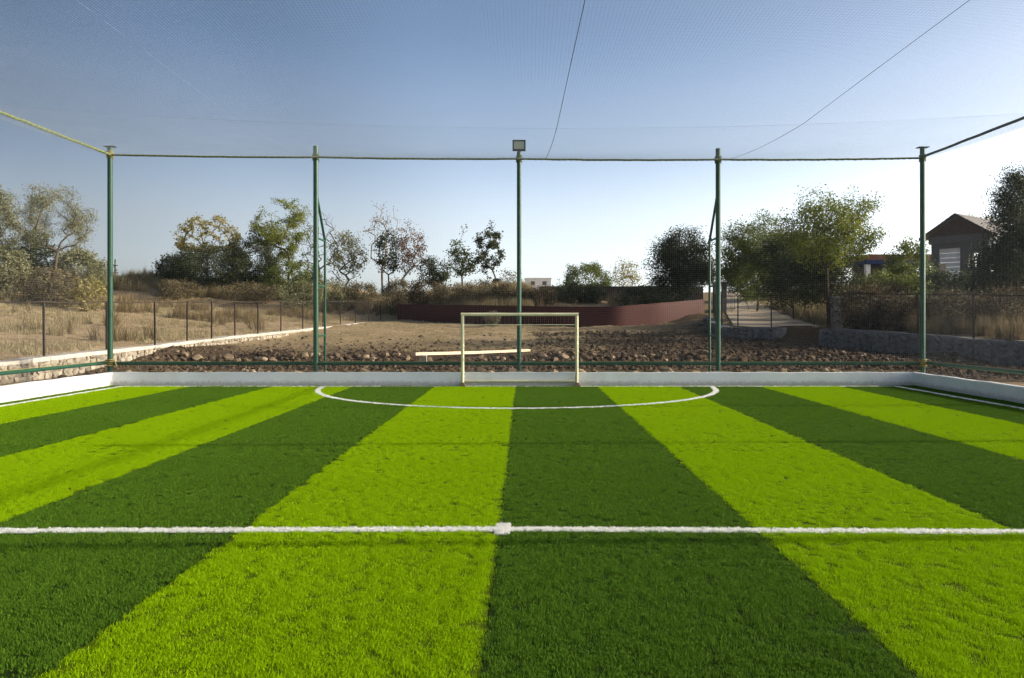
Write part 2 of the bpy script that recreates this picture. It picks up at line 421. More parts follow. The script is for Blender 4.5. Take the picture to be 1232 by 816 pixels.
def ground_mat():
    m, nt, b = new_mat('bare_ground')
    a = nt.nodes.new('ShaderNodeAttribute'); a.attribute_name = 'soil'
    a2 = nt.nodes.new('ShaderNodeAttribute'); a2.attribute_name = 'litter'
    n1 = noise_node(nt, 0.55, 7, 0.65); n2 = noise_node(nt, 6, 6, 0.7); n3 = noise_node(nt, 38, 4, 0.7)
    tan = ramp_node(nt, n2.outputs['Fac'], [(0.30, (0.24, 0.18, 0.11)), (0.55, (0.47, 0.355, 0.212)), (0.75, (0.58, 0.45, 0.28))])
    dark = ramp_node(nt, n2.outputs['Fac'], [(0.30, (0.050, 0.035, 0.022)), (0.55, (0.105, 0.074, 0.048)), (0.78, (0.21, 0.155, 0.105))])
    ad = nt.nodes.new('ShaderNodeMath'); ad.operation = 'MULTIPLY_ADD'; nt.links.new(n1.outputs['Fac'], ad.inputs[0]); ad.inputs[1].default_value = 1.6; ad.inputs[2].default_value = -0.8
    s = nt.nodes.new('ShaderNodeMath'); s.operation = 'ADD'; nt.links.new(ad.outputs[0], s.inputs[0]); nt.links.new(a.outputs['Fac'], s.inputs[1]); s.use_clamp = True
    c = mix_node(nt, s.outputs[0], tan.outputs[0], dark.outputs[0])
    c = mix_node(nt, a2.outputs['Fac'], c, (0.15, 0.105, 0.06, 1))
    c = mix_node(nt, 0.5, c, n3.outputs['Fac'], 'OVERLAY')
    nt.links.new(c, b.inputs['Base Color'])
    b.inputs['Roughness'].default_value = 1.0; b.inputs['Specular IOR Level'].default_value = 0.03
    bp = nt.nodes.new('ShaderNodeBump'); bp.inputs['Strength'].default_value = 0.9; bp.inputs['Distance'].default_value = 0.08
    mm = nt.nodes.new('ShaderNodeMath'); mm.operation = 'ADD'; nt.links.new(n2.outputs['Fac'], mm.inputs[0]); nt.links.new(n3.outputs['Fac'], mm.inputs[1])
    nt.links.new(mm.outputs[0], bp.inputs['Height']); nt.links.new(bp.outputs[0], b.inputs['Normal'])
    return m
M['ground'] = ground_mat()
gme = np_mesh('ground', np.stack([GX, GY, GZ], -1).reshape(-1, 3), quads, None, M['ground'],
              {'soil': ('POINT', 'FLOAT', soil), 'litter': ('POINT', 'FLOAT', rightside)})
ground = tag(link('ground', gme), kind='structure')

# concrete lane climbing away behind the right-hand fence
def lane():
    ctl = [(36.6, 9.9, 14.6), (38.5, 10.1, 14.2), (42, 11.0, 14.7), (46, 11.9, 15.6), (52, 13.2, 16.6), (60, 15.2, 18.0), (70, 17.6, 20.2), (85, 21.0, 23.6), (105, 25.5, 28.2)]
    Ds = np.linspace(38.0, 105, 60); V = []; Q = []
    for D in Ds:
        x0 = max(np.interp(D, [c[0] for c in ctl], [c[1] for c in ctl]), float(XR(D)) + 0.55); x1 = np.interp(D, [c[0] for c in ctl], [c[2] for c in ctl])
        for k in range(5):
            x = x0 + (x1 - x0) * k / 4
            V.append((x, D, tz(x, D) + 0.06))
    for i in range(len(Ds) - 1):
        for k in range(4): Q.append((i*5+k, i*5+k+1, (i+1)*5+k+1, (i+1)*5+k))
    me = np_mesh('lane', V, Q, None, simple('lane_concrete', (0.50, 0.42, 0.32), (0.38, 0.31, 0.23), 0.8, 0.95, 0.4, 20, 0.1))
    tag(link('lane', me), kind='structure')
lane()

# ------------------------------------------------------------------ the pitch
LINE_L, LINE_R, GOAL_Y, HALF_Y = -10.05, 9.33, 20.0, 6.24
PITCH = 2.03; B0 = -0.2
ARC_C = (-0.16, GOAL_Y); ARC_R = 4.83; ARC_RY = 5.05; LW = 0.135
def half_y(x): return np.where(x < -0.15, 6.30 + (x + 0.15) * 0.0145, 6.30 - (x + 0.15) * 0.0215)
def on_line(x, y, e=0.0):
    w = LW / 2 + e
    m = (np.abs(y - half_y(x)) < w) & (x > LINE_L) & (x < LINE_R)
    m |= (np.abs(y - GOAL_Y) < w) & (x > LINE_L) & (x < LINE_R)
    m |= (np.abs(x - LINE_L) < w) & (y < GOAL_Y + w)
    m |= (np.abs(x - LINE_R) < w) & (y < GOAL_Y + w)
    rr = np.hypot(x - ARC_C[0], (y - ARC_C[1]) * ARC_R / ARC_RY)
    m |= (np.abs(rr - ARC_R) < w) & (y < GOAL_Y)
    m |= (np.abs(x + 0.165) < 0.065 + e) & (np.abs(y - 6.30) < 0.16 + e)
    return m

PATCH = 0.05
P_light = blades(76, PATCH, None, 0.0172, 0.0025, 0.64, M['turf_light'], 'turf_tuft_light', seed=1)
P_dark = blades(76, PATCH, None, 0.0172, 0.0025, 0.64, M['turf_dark'], 'turf_tuft_dark', seed=2)
P_white = blades(36, 0.013, None, 0.0150, 0.0028, 0.9, M['turf_white'], 'turf_tuft_white', seed=3)

def turf_points(x0, x1, y0, y1):
    """tuft positions: thick near where the picture is taken, thinner far off and out of view"""
    out = []
    for (a, b, dens) in ((-8, 3.0, 12), (3.0, 6.5, 600), (6.5, 10, 620), (10, 15, 500), (15, 21, 420)):
        lo, hi = max(a, y0), min(b, y1)
        if hi <= lo: continue
        n = int((x1 - x0) * (hi - lo) * dens)
        p = np.stack([rng.uniform(x0, x1, n), rng.uniform(lo, hi, n)], 1)
        out.append(p)
    p = np.concatenate(out)
    keep = np.abs(p[:, 0]) < np.maximum(p[:, 1], 0) * 0.78 + 2.5
    p = p[keep | (rng.uniform(0, 1, len(p)) < 0.15)]
    m = on_line(p[:, 0], p[:, 1], 0.0)
    return p[~m]

base = MB(); base.box(COURT_L - 0.1, COURT_R + 0.1, COURT_F, COURT_B + 0.1, -0.05, -0.004)
pitch = tag(base.build('pitch', M['back_dark']), kind='structure')

def turf_strip(x0, x1, y0, y1, light, inset=0.004):
    """one roll of artificial turf: backing sheet plus its pile"""
    V = [(x0 + inset/2, y0, 0), (x1 - inset/2, y0, 0), (x1 - inset/2, y1, 0), (x0 + inset/2, y1, 0)]
    e = PATCH * 0.45
    p = turf_points(x0 + e, x1 - e, y0, min(y1, COURT_B - 0.05))
    P3 = np.concatenate([np.array(V), np.concatenate([p, np.full((len(p), 1), 0.0)], 1)])
    at_ = tuft_attrs(4, p, 0.85, 1.2)
    # the pile leans this way and that in broad, faint sweeps, and in narrow combed bands
    q = at_['rot'][2]
    q[4:, 0] = 0.08 * np.sin(p[:, 1] * 1.7 + 1.3 * np.sin(p[:, 0] * 0.8 + x0)) + 0.05 * np.sin(p[:, 1] * 5.1 + 2 * np.sin(p[:, 0] * 0.5)) + rng.normal(0, 0.06, len(p))
    q[4:, 1] = 0.06 * np.sin(p[:, 0] * 2.3 + p[:, 1] * 0.6) + rng.normal(0, 0.06, len(p))
    q[4:, 2] = rng.uniform(-0.9, 0.9, len(p))
    at_['tint'] = ('POINT', 'FLOAT', np.full(len(P3), 0.4))
    me = np_mesh('turf_strip', P3, [(0, 1, 2, 3)], None, M['back_light'] if light else M['back_dark'], at_)
    o = link('turf_strip', me, pitch)
    scatter_mod(o, P_light if light else P_dark)
    return o
edges = [LINE_L] + [B0 + PITCH * k for k in range(-4, 5)] + [LINE_R]
for k in range(len(edges) - 1):
    light = (k % 2 == 0)
    turf_strip(edges[k], edges[k + 1], COURT_F, GOAL_Y, light)
turf_strip(COURT_L, LINE_L, COURT_F, GOAL_Y, False)
turf_strip(LINE_R, COURT_R, COURT_F, GOAL_Y, False)
turf_strip(COURT_L, COURT_R, GOAL_Y, COURT_B, False)

def marking(name, label, path, w=LW, dens=1.0):
    """white turf let into the green: a ribbon along path with white pile"""
    path = np.asarray(path, float)
    d = np.gradient(path, axis=0); d /= np.linalg.norm(d, axis=1)[:, None]
    nrm = np.stack([-d[:, 1], d[:, 0]], 1)
    Lf = path + nrm * w / 2; Rt = path - nrm * w / 2
    V = np.concatenate([Lf, Rt]); n = len(path)
    Q = [(i, i + n, i + n + 1, i + 1) for i in range(n - 1)]
    seg = np.linalg.norm(np.diff(path, axis=0), axis=1); cum = np.concatenate([[0], np.cumsum(seg)])
    tot = cum[-1]
    m = int(tot * w * 4200 * dens)
    s = rng.uniform(0, tot, m); px = np.interp(s, cum, path[:, 0]); py = np.interp(s, cum, path[:, 1])
    nx_ = np.interp(s, cum, nrm[:, 0]); ny_ = np.interp(s, cum, nrm[:, 1])
    o_ = rng.uniform(-w/2 + 0.012, w/2 - 0.012, m)
    p = np.stack([px + nx_ * o_, py + ny_ * o_, np.zeros(m)], 1)
    b3 = np.concatenate([V, np.full((len(V), 1), 0.004)], 1)
    a_ = tuft_attrs(len(b3), p, 0.9, 1.2)
    me = np_mesh(name, np.concatenate([b3, p]), Q, None, M['back_white'], a_)
    o = tag(link(name, me), label, None, None, 'structure')
    scatter_mod(o, P_white)
    return o
xs = np.linspace(LINE_L, LINE_R, 61)
marking('halfway_line', 'white halfway line crossing the striped turf', np.stack([xs, half_y(xs)], 1))
marking('goal_line', 'thin white goal line along the far wall', np.stack([xs, np.full(61, GOAL_Y)], 1), dens=0.6)
ys = np.linspace(3, GOAL_Y, 30)
marking('touchline', 'white touchline beside the sunlit left wall', np.stack([np.full(30, LINE_L), ys], 1), dens=0.6)
marking('touchline', 'white touchline beside the shaded right wall', np.stack([np.full(30, LINE_R), ys], 1), dens=0.6)
an = np.linspace(math.pi, 2 * math.pi, 90)
marking('penalty_arc', 'white half circle in front of the goal', np.stack([ARC_C[0] + ARC_R * np.cos(an), ARC_C[1] + ARC_RY * np.sin(an)], 1), w=0.15, dens=0.7)
marking('centre_spot', 'white square spot in the middle of the halfway line', [(-0.165, 6.14), (-0.165, 6.30), (-0.165, 6.46)], w=0.13)

# low whitewashed walls round the pitch
def low_wall(label, x0, x1, y0, y1, h=0.335):
    o = empty('low_wall', ((x0 + x1) / 2, (y0 + y1) / 2, -0.05)); tag(o, label, 'wall', 'whitewashed walls round the pitch')
    m = MB(); cx, cy = o.location.x, o.location.y
    # slightly uneven plaster face: subdivided box
    long_x = (x1 - x0) > (y1 - y0); n = 60
    V = []; F = []
    for i in range(n + 1):
        t = i / n
        dz = 0.006 * math.sin(i * 1.7) + random.uniform(-0.004, 0.004); dn = random.uniform(-0.003, 0.003)
        if long_x:
            x = x0 + (x1 - x0) * t; q = [(x, y0 + dn), (x, y1 - dn)]
        else:
            y = y0 + (y1 - y0) * t; q = [(x1 + dn, y), (x0 - dn, y)]
        for (a, b) in q: V += [(a - cx, b - cy, 0.0), (a - cx, b - cy, h + 0.05 + dz)]
    for i in range(n):
        a = i * 4; b = a + 4
        F += [(a, b, b + 1, a + 1), (a + 1, b + 1, b + 3, a + 3), (a + 3, b + 3, b + 2, a + 2)]
    F += [(0, 1, 3, 2), (n*4, n*4+2, n*4+3, n*4+1)]
    m.add(V, F)
    m.build('plaster', M['whitewash'], o)
    return o
low_wall('long low whitewashed wall behind the goal in blue shade', COURT_L, COURT_R, COURT_B, COURT_B + 0.16)
low_wall('sunlit low white wall along the left edge of the turf', COURT_L - 0.16, COURT_L, COURT_F, COURT_B + 0.16)
low_wall('shaded low wall along the right edge of the turf', COURT_R, COURT_R + 0.16, COURT_F, COURT_B + 0.16)
print('pitch done')

# ------------------------------------------------------------------ cage: poles, ropes, rails, nets
PY = 20.72                      # line of the back poles
PX = [px_x(132.5, PY), px_x(380, PY), px_x(624.5, PY), px_x(864, PY), px_x(1110, PY)]
TOP = [py_z(177, PY), py_z(176, PY), py_z(183, PY), py_z(179, PY), py_z(178, PY)]
ROPE_Z = [py_z(187, PY), py_z(190, PY), py_z(192, PY), py_z(193, PY), py_z(191, PY)]
RAIL_Z = py_z(437.5, PY)
plabels = ['green corner pole at the left end of the back net', 'green net pole with ladder brace left of the goal',
           'green pole behind the goal carrying the floodlight', 'green net pole with ladder brace right of the goal',
           'green corner pole at the right end of the back net']
def helix(cx, cy, z0, z1, r, turns, n=60):
    return [(cx + r * math.cos(2*math.pi*turns*i/n), cy + r * math.sin(2*math.pi*turns*i/n), z0 + (z1 - z0) * i / n) for i in range(n + 1)]
for i in range(5):
    o = empty('net_pole', (PX[i], PY, 0.05)); tag(o, plabels[i], 'pole', 'net poles along the back')
    h = TOP[i] - 0.05
    r = 0.066 if i != 2 else 0.058
    m = MB(); m.tube([(0, 0, 0), (0, 0, h * 0.5), (0, 0, h)], r, 14); m.build('shaft', M['green_paint'], o, smooth=False)
    m = MB(); m.box(-0.13, 0.13, -0.13, 0.13, -0.02, 0.012); m.build('base_plate', M['green_paint'], o)
    if i in (0, 4):
        m = MB(); m.box(-0.14, 0.14, -0.10, 0.10, h + 0.002, h + 0.016); m.build('top_plate', M['green_paint'], o)
    m = MB(); m.tube(helix(0, 0, ROPE_Z[i] - 0.13, ROPE_Z[i] + 0.05, r + 0.014, 5), 0.014, 5)
    m.build('rope_lashing', M['yellow_rope'] if i == 0 else M['rope'], o)
    if i in (0, 4):
        m = MB(); m.tube(helix(0, 0, RAIL_Z - 0.14, RAIL_Z + 0.06, r + 0.03, 4), 0.018, 5)
        m.tube([(r + 0.02, -0.05, RAIL_Z - 0.05), (0.16, -0.08, RAIL_Z + 0.02), (0.2, -0.05, RAIL_Z - 0.12)], 0.018, 5)
        m.build('rope_knot', M['yellow_rope'], o)
    if i in (1, 3):
        bd = 0.95
        zb = py_z(290, PY + bd) - 0.05; zt = py_z(232, PY) - 0.05
        m = MB(); m.tube([(0, bd, 0.05), (0, bd, zb), (0, 0.06, zt)], 0.034, 10); m.build('brace_pipe', M['green_paint'], o)
        for py in (288, 344, 404):
            z = py_z(py, PY + bd * 0.5) - 0.05
            m = MB(); m.tube([(0, 0.05, z), (0, bd - 0.02, z)], 0.026, 8); m.build('rung', M['green_paint'], o)

# side poles: beyond the picture, but their long shadows cross the turf
ORD = ['first', 'second', 'third', 'fourth']
for side, lab, ys_ in ((1, 'right', (15.6, 11.0, 6.25, 1.4)), (-1, 'left', (15.6, 11.0, 6.25))):
    for k, y in enumerate(ys_):
        o = empty('net_pole', (PX[4] + 0.06 if side > 0 else PX[0] - 0.06, y, 0.05)); tag(o, 'green side pole of the %s net, %s one forward of the corner' % (lab, ORD[k]), 'pole', 'net poles along the sides')
        h = 6.1
        m = MB(); m.tube([(0, 0, 0), (0, 0, h * 0.5), (0, 0, h)], 0.072, 14); m.build('shaft', M['green_paint'], o)
        m = MB(); m.box(-0.13, 0.13, -0.13, 0.13, -0.02, 0.012); m.build('base_plate', M['green_paint'], o)
        m = MB(); m.tube(helix(0, 0, 5.72, 5.92, 0.086, 5), 0.014, 5); m.build('rope_lashing', M['rope'], o)

# floodlight on the middle pole
fl = empty('floodlight', (PX[2], PY, TOP[2])); tag(fl, 'small rectangular floodlight on top of the middle pole', 'floodlight')
m = MB(); m.box(-0.17, 0.17, -0.05, 0.05, 0.03, 0.30); m.build('housing', M['housing'], fl)
for k in range(6):
    m = MB(); m.box(-0.13, 0.13, 0.052, 0.085, 0.06 + k * 0.036, 0.068 + k * 0.036); m.build('cooling_fin', M['housing'], fl)
m = MB(); m.box(-0.135, 0.135, -0.058, -0.0505, 0.065, 0.265); m.build('lens', M['lens'], fl)
m = MB(); m.box(-0.17, 0.17, -0.066, -0.0505, 0.03, 0.064); m.box(-0.17, 0.17, -0.066, -0.0505, 0.266, 0.30); m.box(-0.17, -0.136, -0.066, -0.0505, 0.0645, 0.2655); m.box(0.136, 0.17, -0.066, -0.0505, 0.0645, 0.2655)
m.build('bezel', M['housing'], fl)
m = MB(); m.box(-0.04, 0.04, -0.03, 0.03, 0.002, 0.029); m.build('bracket', M['housing'], fl)

def wob(p, q, sag, n, amp=0.0):
    p = Vector(p); q = Vector(q); out = []
    for i in range(n + 1):
        t = i / n
        v = p.lerp(q, t); v.z -= sag * 4 * t * (1 - t)
        v.z += random.uniform(-amp, amp); v.x += random.uniform(-amp, amp) * 0.3; v.y += random.uniform(-amp, amp) * 0.5
        out.append(v)
    return out
# top ropes with the net edge lashed to them
YF = -8.0
def rope_thing(label, paths, rad, mat, name='net_rope', group='ropes of the net cage', wrap=True):
    o = empty(name, paths[0][0]); tag(o, label, 'rope', group)
    org = Vector(paths[0][0])
    m = MB()
    for p in paths: m.tube([q - org for q in p], rad, 7)
    m.build('core', mat, o)
    if wrap:
        m = MB()
        for p in paths:
            pts = []
            for i in range(len(p) - 1):
                for k in range(6):
                    t = k / 6; q = p[i].lerp(p[i+1], t) - org
                    a = 2 * math.pi * (i * 6 + k) / 4.3
                    dr = (p[i+1] - p[i]).normalized(); s = dr.cross(Vector((0, 0, 1))).normalized()
                    pts.append(q + (s * math.cos(a) + Vector((0, 0, 1)) * math.sin(a)) * rad * 1.1)
            m.tube(pts, rad * 0.32, 4)
        m.build('lashing', M['yellow_rope'], o)
    return o
back_pts = []
for i in range(4):
    back_pts += wob((PX[i], PY - 0.08, ROPE_Z[i]), (PX[i+1], PY - 0.08, ROPE_Z[i+1]), 0.02, 24, 0.004)[(1 if i else 0):]
rope_thing('greenish rope along the top of the back net', [back_pts], 0.026, M['rope'])
rope_thing('lashed rope along the top of the left net', [wob((PX[0] + 0.06, PY - 0.05, ROPE_Z[0]), (PX[0] - 0.1, YF, 6.1), 0.10, 110, 0.006)], 0.032, M['rope'])
rope_thing('dark rope along the top of the right net', [wob((PX[4] - 0.06, PY - 0.05, ROPE_Z[4] + 0.02), (PX[4] + 0.1, YF, 5.95), 0.10, 110, 0.004)], 0.032, M['thin_rope'], wrap=False)

SEAM_Y = 15.0
def roof_z(x, y):
    u = np.clip((x - PX[0]) / (PX[4] - PX[0]), 0, 1)
    edge = 6.03 + (5.87 - 6.03) * u
    bell = 4 * u * (1 - u)
    back = np.interp(x, PX, ROPE_Z)
    t = np.clip((PY - y) / (PY - SEAM_Y), 0, 1)
    seam = edge - 0.25 - 0.42 * bell
    z1 = back * (1 - t) + seam * t - 0.06 * np.sin(math.pi * t) * (0.5 + bell)
    t2 = np.clip((SEAM_Y - y) / (SEAM_Y + 8), 0, 1)
    z2 = seam + (0.25 - 0.05 * bell + 0.1) * np.sin(np.minimum(t2 * 2.2, 1) * math.pi / 2) * 0.6 - 0.10 * bell * np.sin(math.pi * t2)
    z2 = np.where(t2 > 0, np.minimum(z2, edge), seam)
    return np.where(y > SEAM_Y, z1, z2)
def roof_path(p, q, n, dz=0.0):
    out = []
    for i in range(n + 1):
        t = i / n; x = p[0] + (q[0] - p[0]) * t; y = p[1] + (q[1] - p[1]) * t
        out.append(Vector((x, y, float(roof_z(np.array(x), np.array(y))) + dz)))
    return out
rope_thing('thin cable under the roof net just right of the middle', [roof_path((px_x(655, PY), PY - 0.08), (0.95, YF), 60, -0.012)], 0.005, M['thin_rope'], 'roof_cable', 'cables under the roof net', False)
rope_thing('thin cable under the roof net on the right', [roof_path((px_x(872, PY), PY - 0.08), (5.3, YF), 60, -0.012)], 0.004, M['net'], 'roof_cable', 'cables under the roof net', False)
rope_thing('pale thin cable under the roof net on the left', [roof_path((PX[1], PY - 0.08), (-5.3, YF), 60, -0.012)], 0.0009, M['net'], 'roof_cable', 'cables under the roof net', False)
rope_thing('sagging cross rope of the roof net above the pitch', [roof_path((PX[0], SEAM_Y), (PX[4], SEAM_Y), 60, -0.01)], 0.0009, M['net'], 'roof_cable', 'cables under the roof net', False)

# green bottom rails
def rail(label, p, q):
    o = empty('bottom_rail', p); tag(o, label, 'rail', 'green rails above the low walls')
    m = MB(); a = Vector(p)
    pts = [v - a for v in wob(p, q, 0.0, 24, 0.002)]
    m.tube(pts, 0.042, 10); m.build('pipe', M['green_paint'], o)
    m = MB(); m.tube([v + Vector((0, 0, 0.05)) for v in pts], 0.007, 4); m.build('edge_cord', M['yellow_rope'], o)
rail('green pipe rail across the back above the low wall', (PX[0] + 0.08, PY - 0.005, RAIL_Z), (PX[4] - 0.08, PY - 0.005, RAIL_Z))
rail('green pipe rail above the sunlit left wall', (PX[0] - 0.09, PY - 0.02, RAIL_Z + 0.02), (PX[0] - 0.02, YF, RAIL_Z + 0.02))
rail('green pipe rail above the shaded right wall', (PX[4] + 0.09, PY - 0.02, RAIL_Z + 0.02), (PX[4] + 0.02, YF, RAIL_Z + 0.02))

CORD = 0.0008
def strands(curves):
    """curves: list of (n,3) arrays -> 3-sided cords, as arrays"""
    V = []; Q = []; off = 0
    for c in curves:
        n = len(c)
        t = np.gradient(c, axis=0); t /= np.linalg.norm(t, axis=1)[:, None]
        ref = np.array([0, 0, 1.0]) if abs(t[0, 2]) < 0.8 else np.array([1.0, 0, 0])
        a = np.cross(t, ref); a /= np.linalg.norm(a, axis=1)[:, None]; b = np.cross(a, t)
        ring = np.stack([c + CORD * (a * math.cos(k * 2.0944) + b * math.sin(k * 2.0944)) for k in range(3)], 1)
        V.append(ring.reshape(-1, 3))
        i = np.arange(n - 1)[:, None] * 3 + off
        for k in range(3):
            k2 = (k + 1) % 3
            Q.append(np.concatenate([i + k, i + k2, i + 3 + k2, i + 3 + k], 1))
        off += n * 3
    return np.concatenate(V), np.concatenate(Q)
def net(name, label, curves, mat=None, parent=None):
    V, Q = strands(curves)
    me = np_mesh(name, V, Q, None, mat or M['net'])
    o = link(name, me, parent)
    if parent is None: tag(o, label, 'net', 'nets of the cage')
    return o
CELL = 0.05
cs = []
yy = np.concatenate([np.linspace(PY - 0.08, SEAM_Y, 7), np.linspace(SEAM_Y, YF, 16)[1:]])
for x in np.arange(PX[0], PX[4], CELL):
    xw = x + 0.012 * np.sin(yy * 1.1 + x * 3)
    cs.append(np.stack([xw, yy, roof_z(xw, yy)], 1))
xx = np.linspace(PX[0], PX[4], 17)
for y in np.arange(YF, PY - 0.1, CELL):
    yw = y + 0.012 * np.sin(xx * 1.3 + y * 2)
    cs.append(np.stack([xx, yw, roof_z(xx, yw)], 1))
net('roof_net', 'fine mesh net stretched overhead as a roof', cs)
CORD = 0.0008
cs = []
for x in np.arange(PX[0] + 0.03, PX[4], CELL):
    zt = np.interp(x, PX, ROPE_Z)
    zz = np.linspace(0.30, zt, 5)
    cs.append(np.stack([x + 0.01 * np.sin(zz * 2 + x * 5), np.full(5, PY - 0.10), zz], 1))
xx = np.linspace(PX[0], PX[4], 22)
for z in np.arange(0.32, 5.85, CELL):
    cs.append(np.stack([xx, np.full(22, PY - 0.10), z + 0.01 * np.sin(xx * 1.7 + z * 4)], 1))
bn = net('back_net', 'fine mesh net hanging behind the goal between green poles', cs)
m = MB(); m.tube(wob((PX[0] + 0.1, PY - 0.10, 0.36), (PX[4] - 0.1, PY - 0.10, 0.36), 0, 60, 0.008), 0.007, 4); m.build('edge_cord', M['yellow_rope'], bn)
for nm, lb, x0, zr in (('side_net', 'fine mesh net hanging down the left side', PX[0], 6.05), ('side_net', 'fine mesh net hanging down the right side', PX[4], 5.9)):
    cs = []
    for y in np.arange(YF, PY - 0.12, CELL):
        zz = np.linspace(0.30, zr - 0.10 * 4 * ((PY - y) / (PY - YF)) * (1 - (PY - y) / (PY - YF)), 5)
        cs.append(np.stack([np.full(5, x0), y + 0.01 * np.sin(zz * 2 + y * 4), zz], 1))
    yy2 = np.linspace(YF, PY - 0.1, 24)
    for z in np.arange(0.32, zr - 0.05, CELL):
        cs.append(np.stack([np.full(24, x0), yy2, z + 0.01 * np.sin(yy2 * 1.7 + z * 4) - 0.1 * 4 * ((PY - yy2) / (PY - YF)) * (1 - (PY - yy2) / (PY - YF)) * z / 6], 1))
    net(nm, lb, cs)

# ------------------------------------------------------------------ goal
GD = 0.26
gl = px_x(556.5, GOAL_Y); gr = px_x(694, GOAL_Y); gh = py_z(378.5, GOAL_Y)
goal = empty('football_goal', ((gl + gr) / 2, GOAL_Y, 0.0)); tag(goal, 'cream painted metal goal standing at the far wall', 'goal')
w2 = (gr - gl) / 2
for s in (-1, 1):
    m = MB(); m.tube([(s * w2, 0, 0.02), (s * w2, 0, gh)], 0.042, 12); m.build('post', M['goal_paint'], goal)
    m = MB(); m.tube([(s * w2, GD, 0.03), (s * w2, GD, gh - 0.26), (s * w2, 0.03, gh - 0.01)], 0.022, 8); m.build('back_stay', M['goal_paint'], goal)
    m = MB(); m.tube([(s * w2, -0.02, 0.03), (s * w2, GD, 0.035)], 0.024, 8); m.build('side_bar', M['goal_paint'], goal)
    m = MB(); m.box(s * w2 - 0.075, s * w2 + 0.075, -0.07, 0.07, 0.002, 0.045); m.box(s * w2 - 0.05, s * w2 + 0.05, -0.05, 0.05, 0.0455, 0.10); m.build('foot', M['goal_foot'], goal)
m = MB(); m.tube([(-w2 - 0.042, 0, gh + 0.002), (w2 + 0.042, 0, gh + 0.002)], 0.042, 12); m.build('crossbar', M['goal_paint'], goal)
m = MB(); m.tube([(-w2, GD, gh - 0.26), (w2, GD, gh - 0.26)], 0.010, 6); m.build('back_bar', M['goal_paint'], goal)
m = MB(); m.tube([(-w2, GD, 0.115), (w2, GD, 0.115)], 0.030, 8); m.build('ground_bar', M['goal_paint'], goal)
cs = []
for x in np.arange(-w2 + 0.06, w2, 0.10):
    cs.append(np.array([(x, 0.03, gh - 0.02), (x, GD - 0.012, gh - 0.26), (x, GD - 0.012, 0.06)]))
for z in np.arange(0.1, gh - 0.26, 0.10):
    cs.append(np.array([(-w2, GD - 0.015, z), (w2, GD - 0.015, z)]))
CORD = 0.0018
net('goal_net', None, cs, M['goal_net'], goal)['kind'] = 'stuff'
CORD = 0.0012
print('cage done')

# ------------------------------------------------------------------ stones and rubble behind the pitch
def rock_mesh(name, seed, mat, flat=0.75):
    g = random.Random(seed); bm = bmesh.new()
    for _ in range(20):
        v = Vector((g.gauss(0, 1), g.gauss(0, 1), g.gauss(0, 1))).normalized()
        v = Vector((v.x * g.uniform(0.8, 1.0), v.y * g.uniform(0.75, 1.0), v.z * flat * g.uniform(0.85, 1.0)))
        bm.verts.new(v * 0.5)
    res = bmesh.ops.convex_hull(bm, input=bm.verts)
    for v in [v for v in bm.verts if not v.link_faces]: bm.verts.remove(v)
    me = bpy.data.meshes.new(name); bm.to_mesh(me); bm.free()
    me.materials.append(mat)
    return me
rocks = [rock_mesh('stone', 100 + i, M['stone'], 0.7) for i in range(8)]
gstones = [rock_mesh('stone', 140 + i, M['grey_stone'], 0.8) for i in range(4)]
def near_beam(x, y):
    t = np.clip(((x + 3.49) * 3.72 + (y - 25.6) * 5.8) / (3.72 ** 2 + 5.8 ** 2), -0.05, 1.05)
    return np.hypot(x + 3.49 - 3.72 * t, y - 25.6 - 5.8 * t)
def put_stone(x, y, s, meshes=rocks):
    o = link('stone', random.choice(meshes), None, (x, y, tz(x, y) + s * 0.18))
    o.rotation_euler = (random.uniform(-0.4, 0.4), random.uniform(-0.4, 0.4), random.uniform(0, 6.28))
    o.scale = (s * random.uniform(0.8, 1.3), s * random.uniform(0.8, 1.1), s * random.uniform(0.7, 1.0))
    return o
BAYS = ['left of the braced left pole', 'between braced left pole and goal', 'between goal and braced right pole', 'right of the braced right pole']
def bay(x, y):
    px = 630 + 960 * x / y
    return 0 if px < 380 else 1 if px < 625 else 2 if px < 864 else 3
for k in range(168):     # row right behind the wall
    x = -11.4 + 22.6 * (k + random.uniform(-0.5, 0.5)) / 168; y = random.choice([21.35, 21.8, 22.4]) + random.uniform(-0.2, 0.3)
    s_ = random.choice([0.16, 0.2, 0.26, 0.3, 0.36, 0.44]) * random.uniform(0.85, 1.15)
    tag(put_stone(x, y, s_), 'loose tan stone close behind the low wall ' + BAYS[bay(x, y)], 'stone', 'rubble stones behind the low wall ' + BAYS[bay(x, y)])
for k in range(126):     # face of the soil bank
    x = -12.2 + 26 * (k + random.uniform(-0.5, 0.5)) / 126; y = random.gauss(27.2, 0.4)
    if x > XR(y) - 0.6 or near_beam(x, y) < 0.5: continue
    s_ = random.choice([0.16, 0.2, 0.24, 0.3, 0.36, 0.42]) * random.uniform(0.85, 1.15) * (0.72 if x > 2 else 1)
    tag(put_stone(x, y, s_), 'brown stone on the low soil bank seen ' + BAYS[bay(x, y)], 'stone', 'stones on the soil bank ' + BAYS[bay(x, y)])
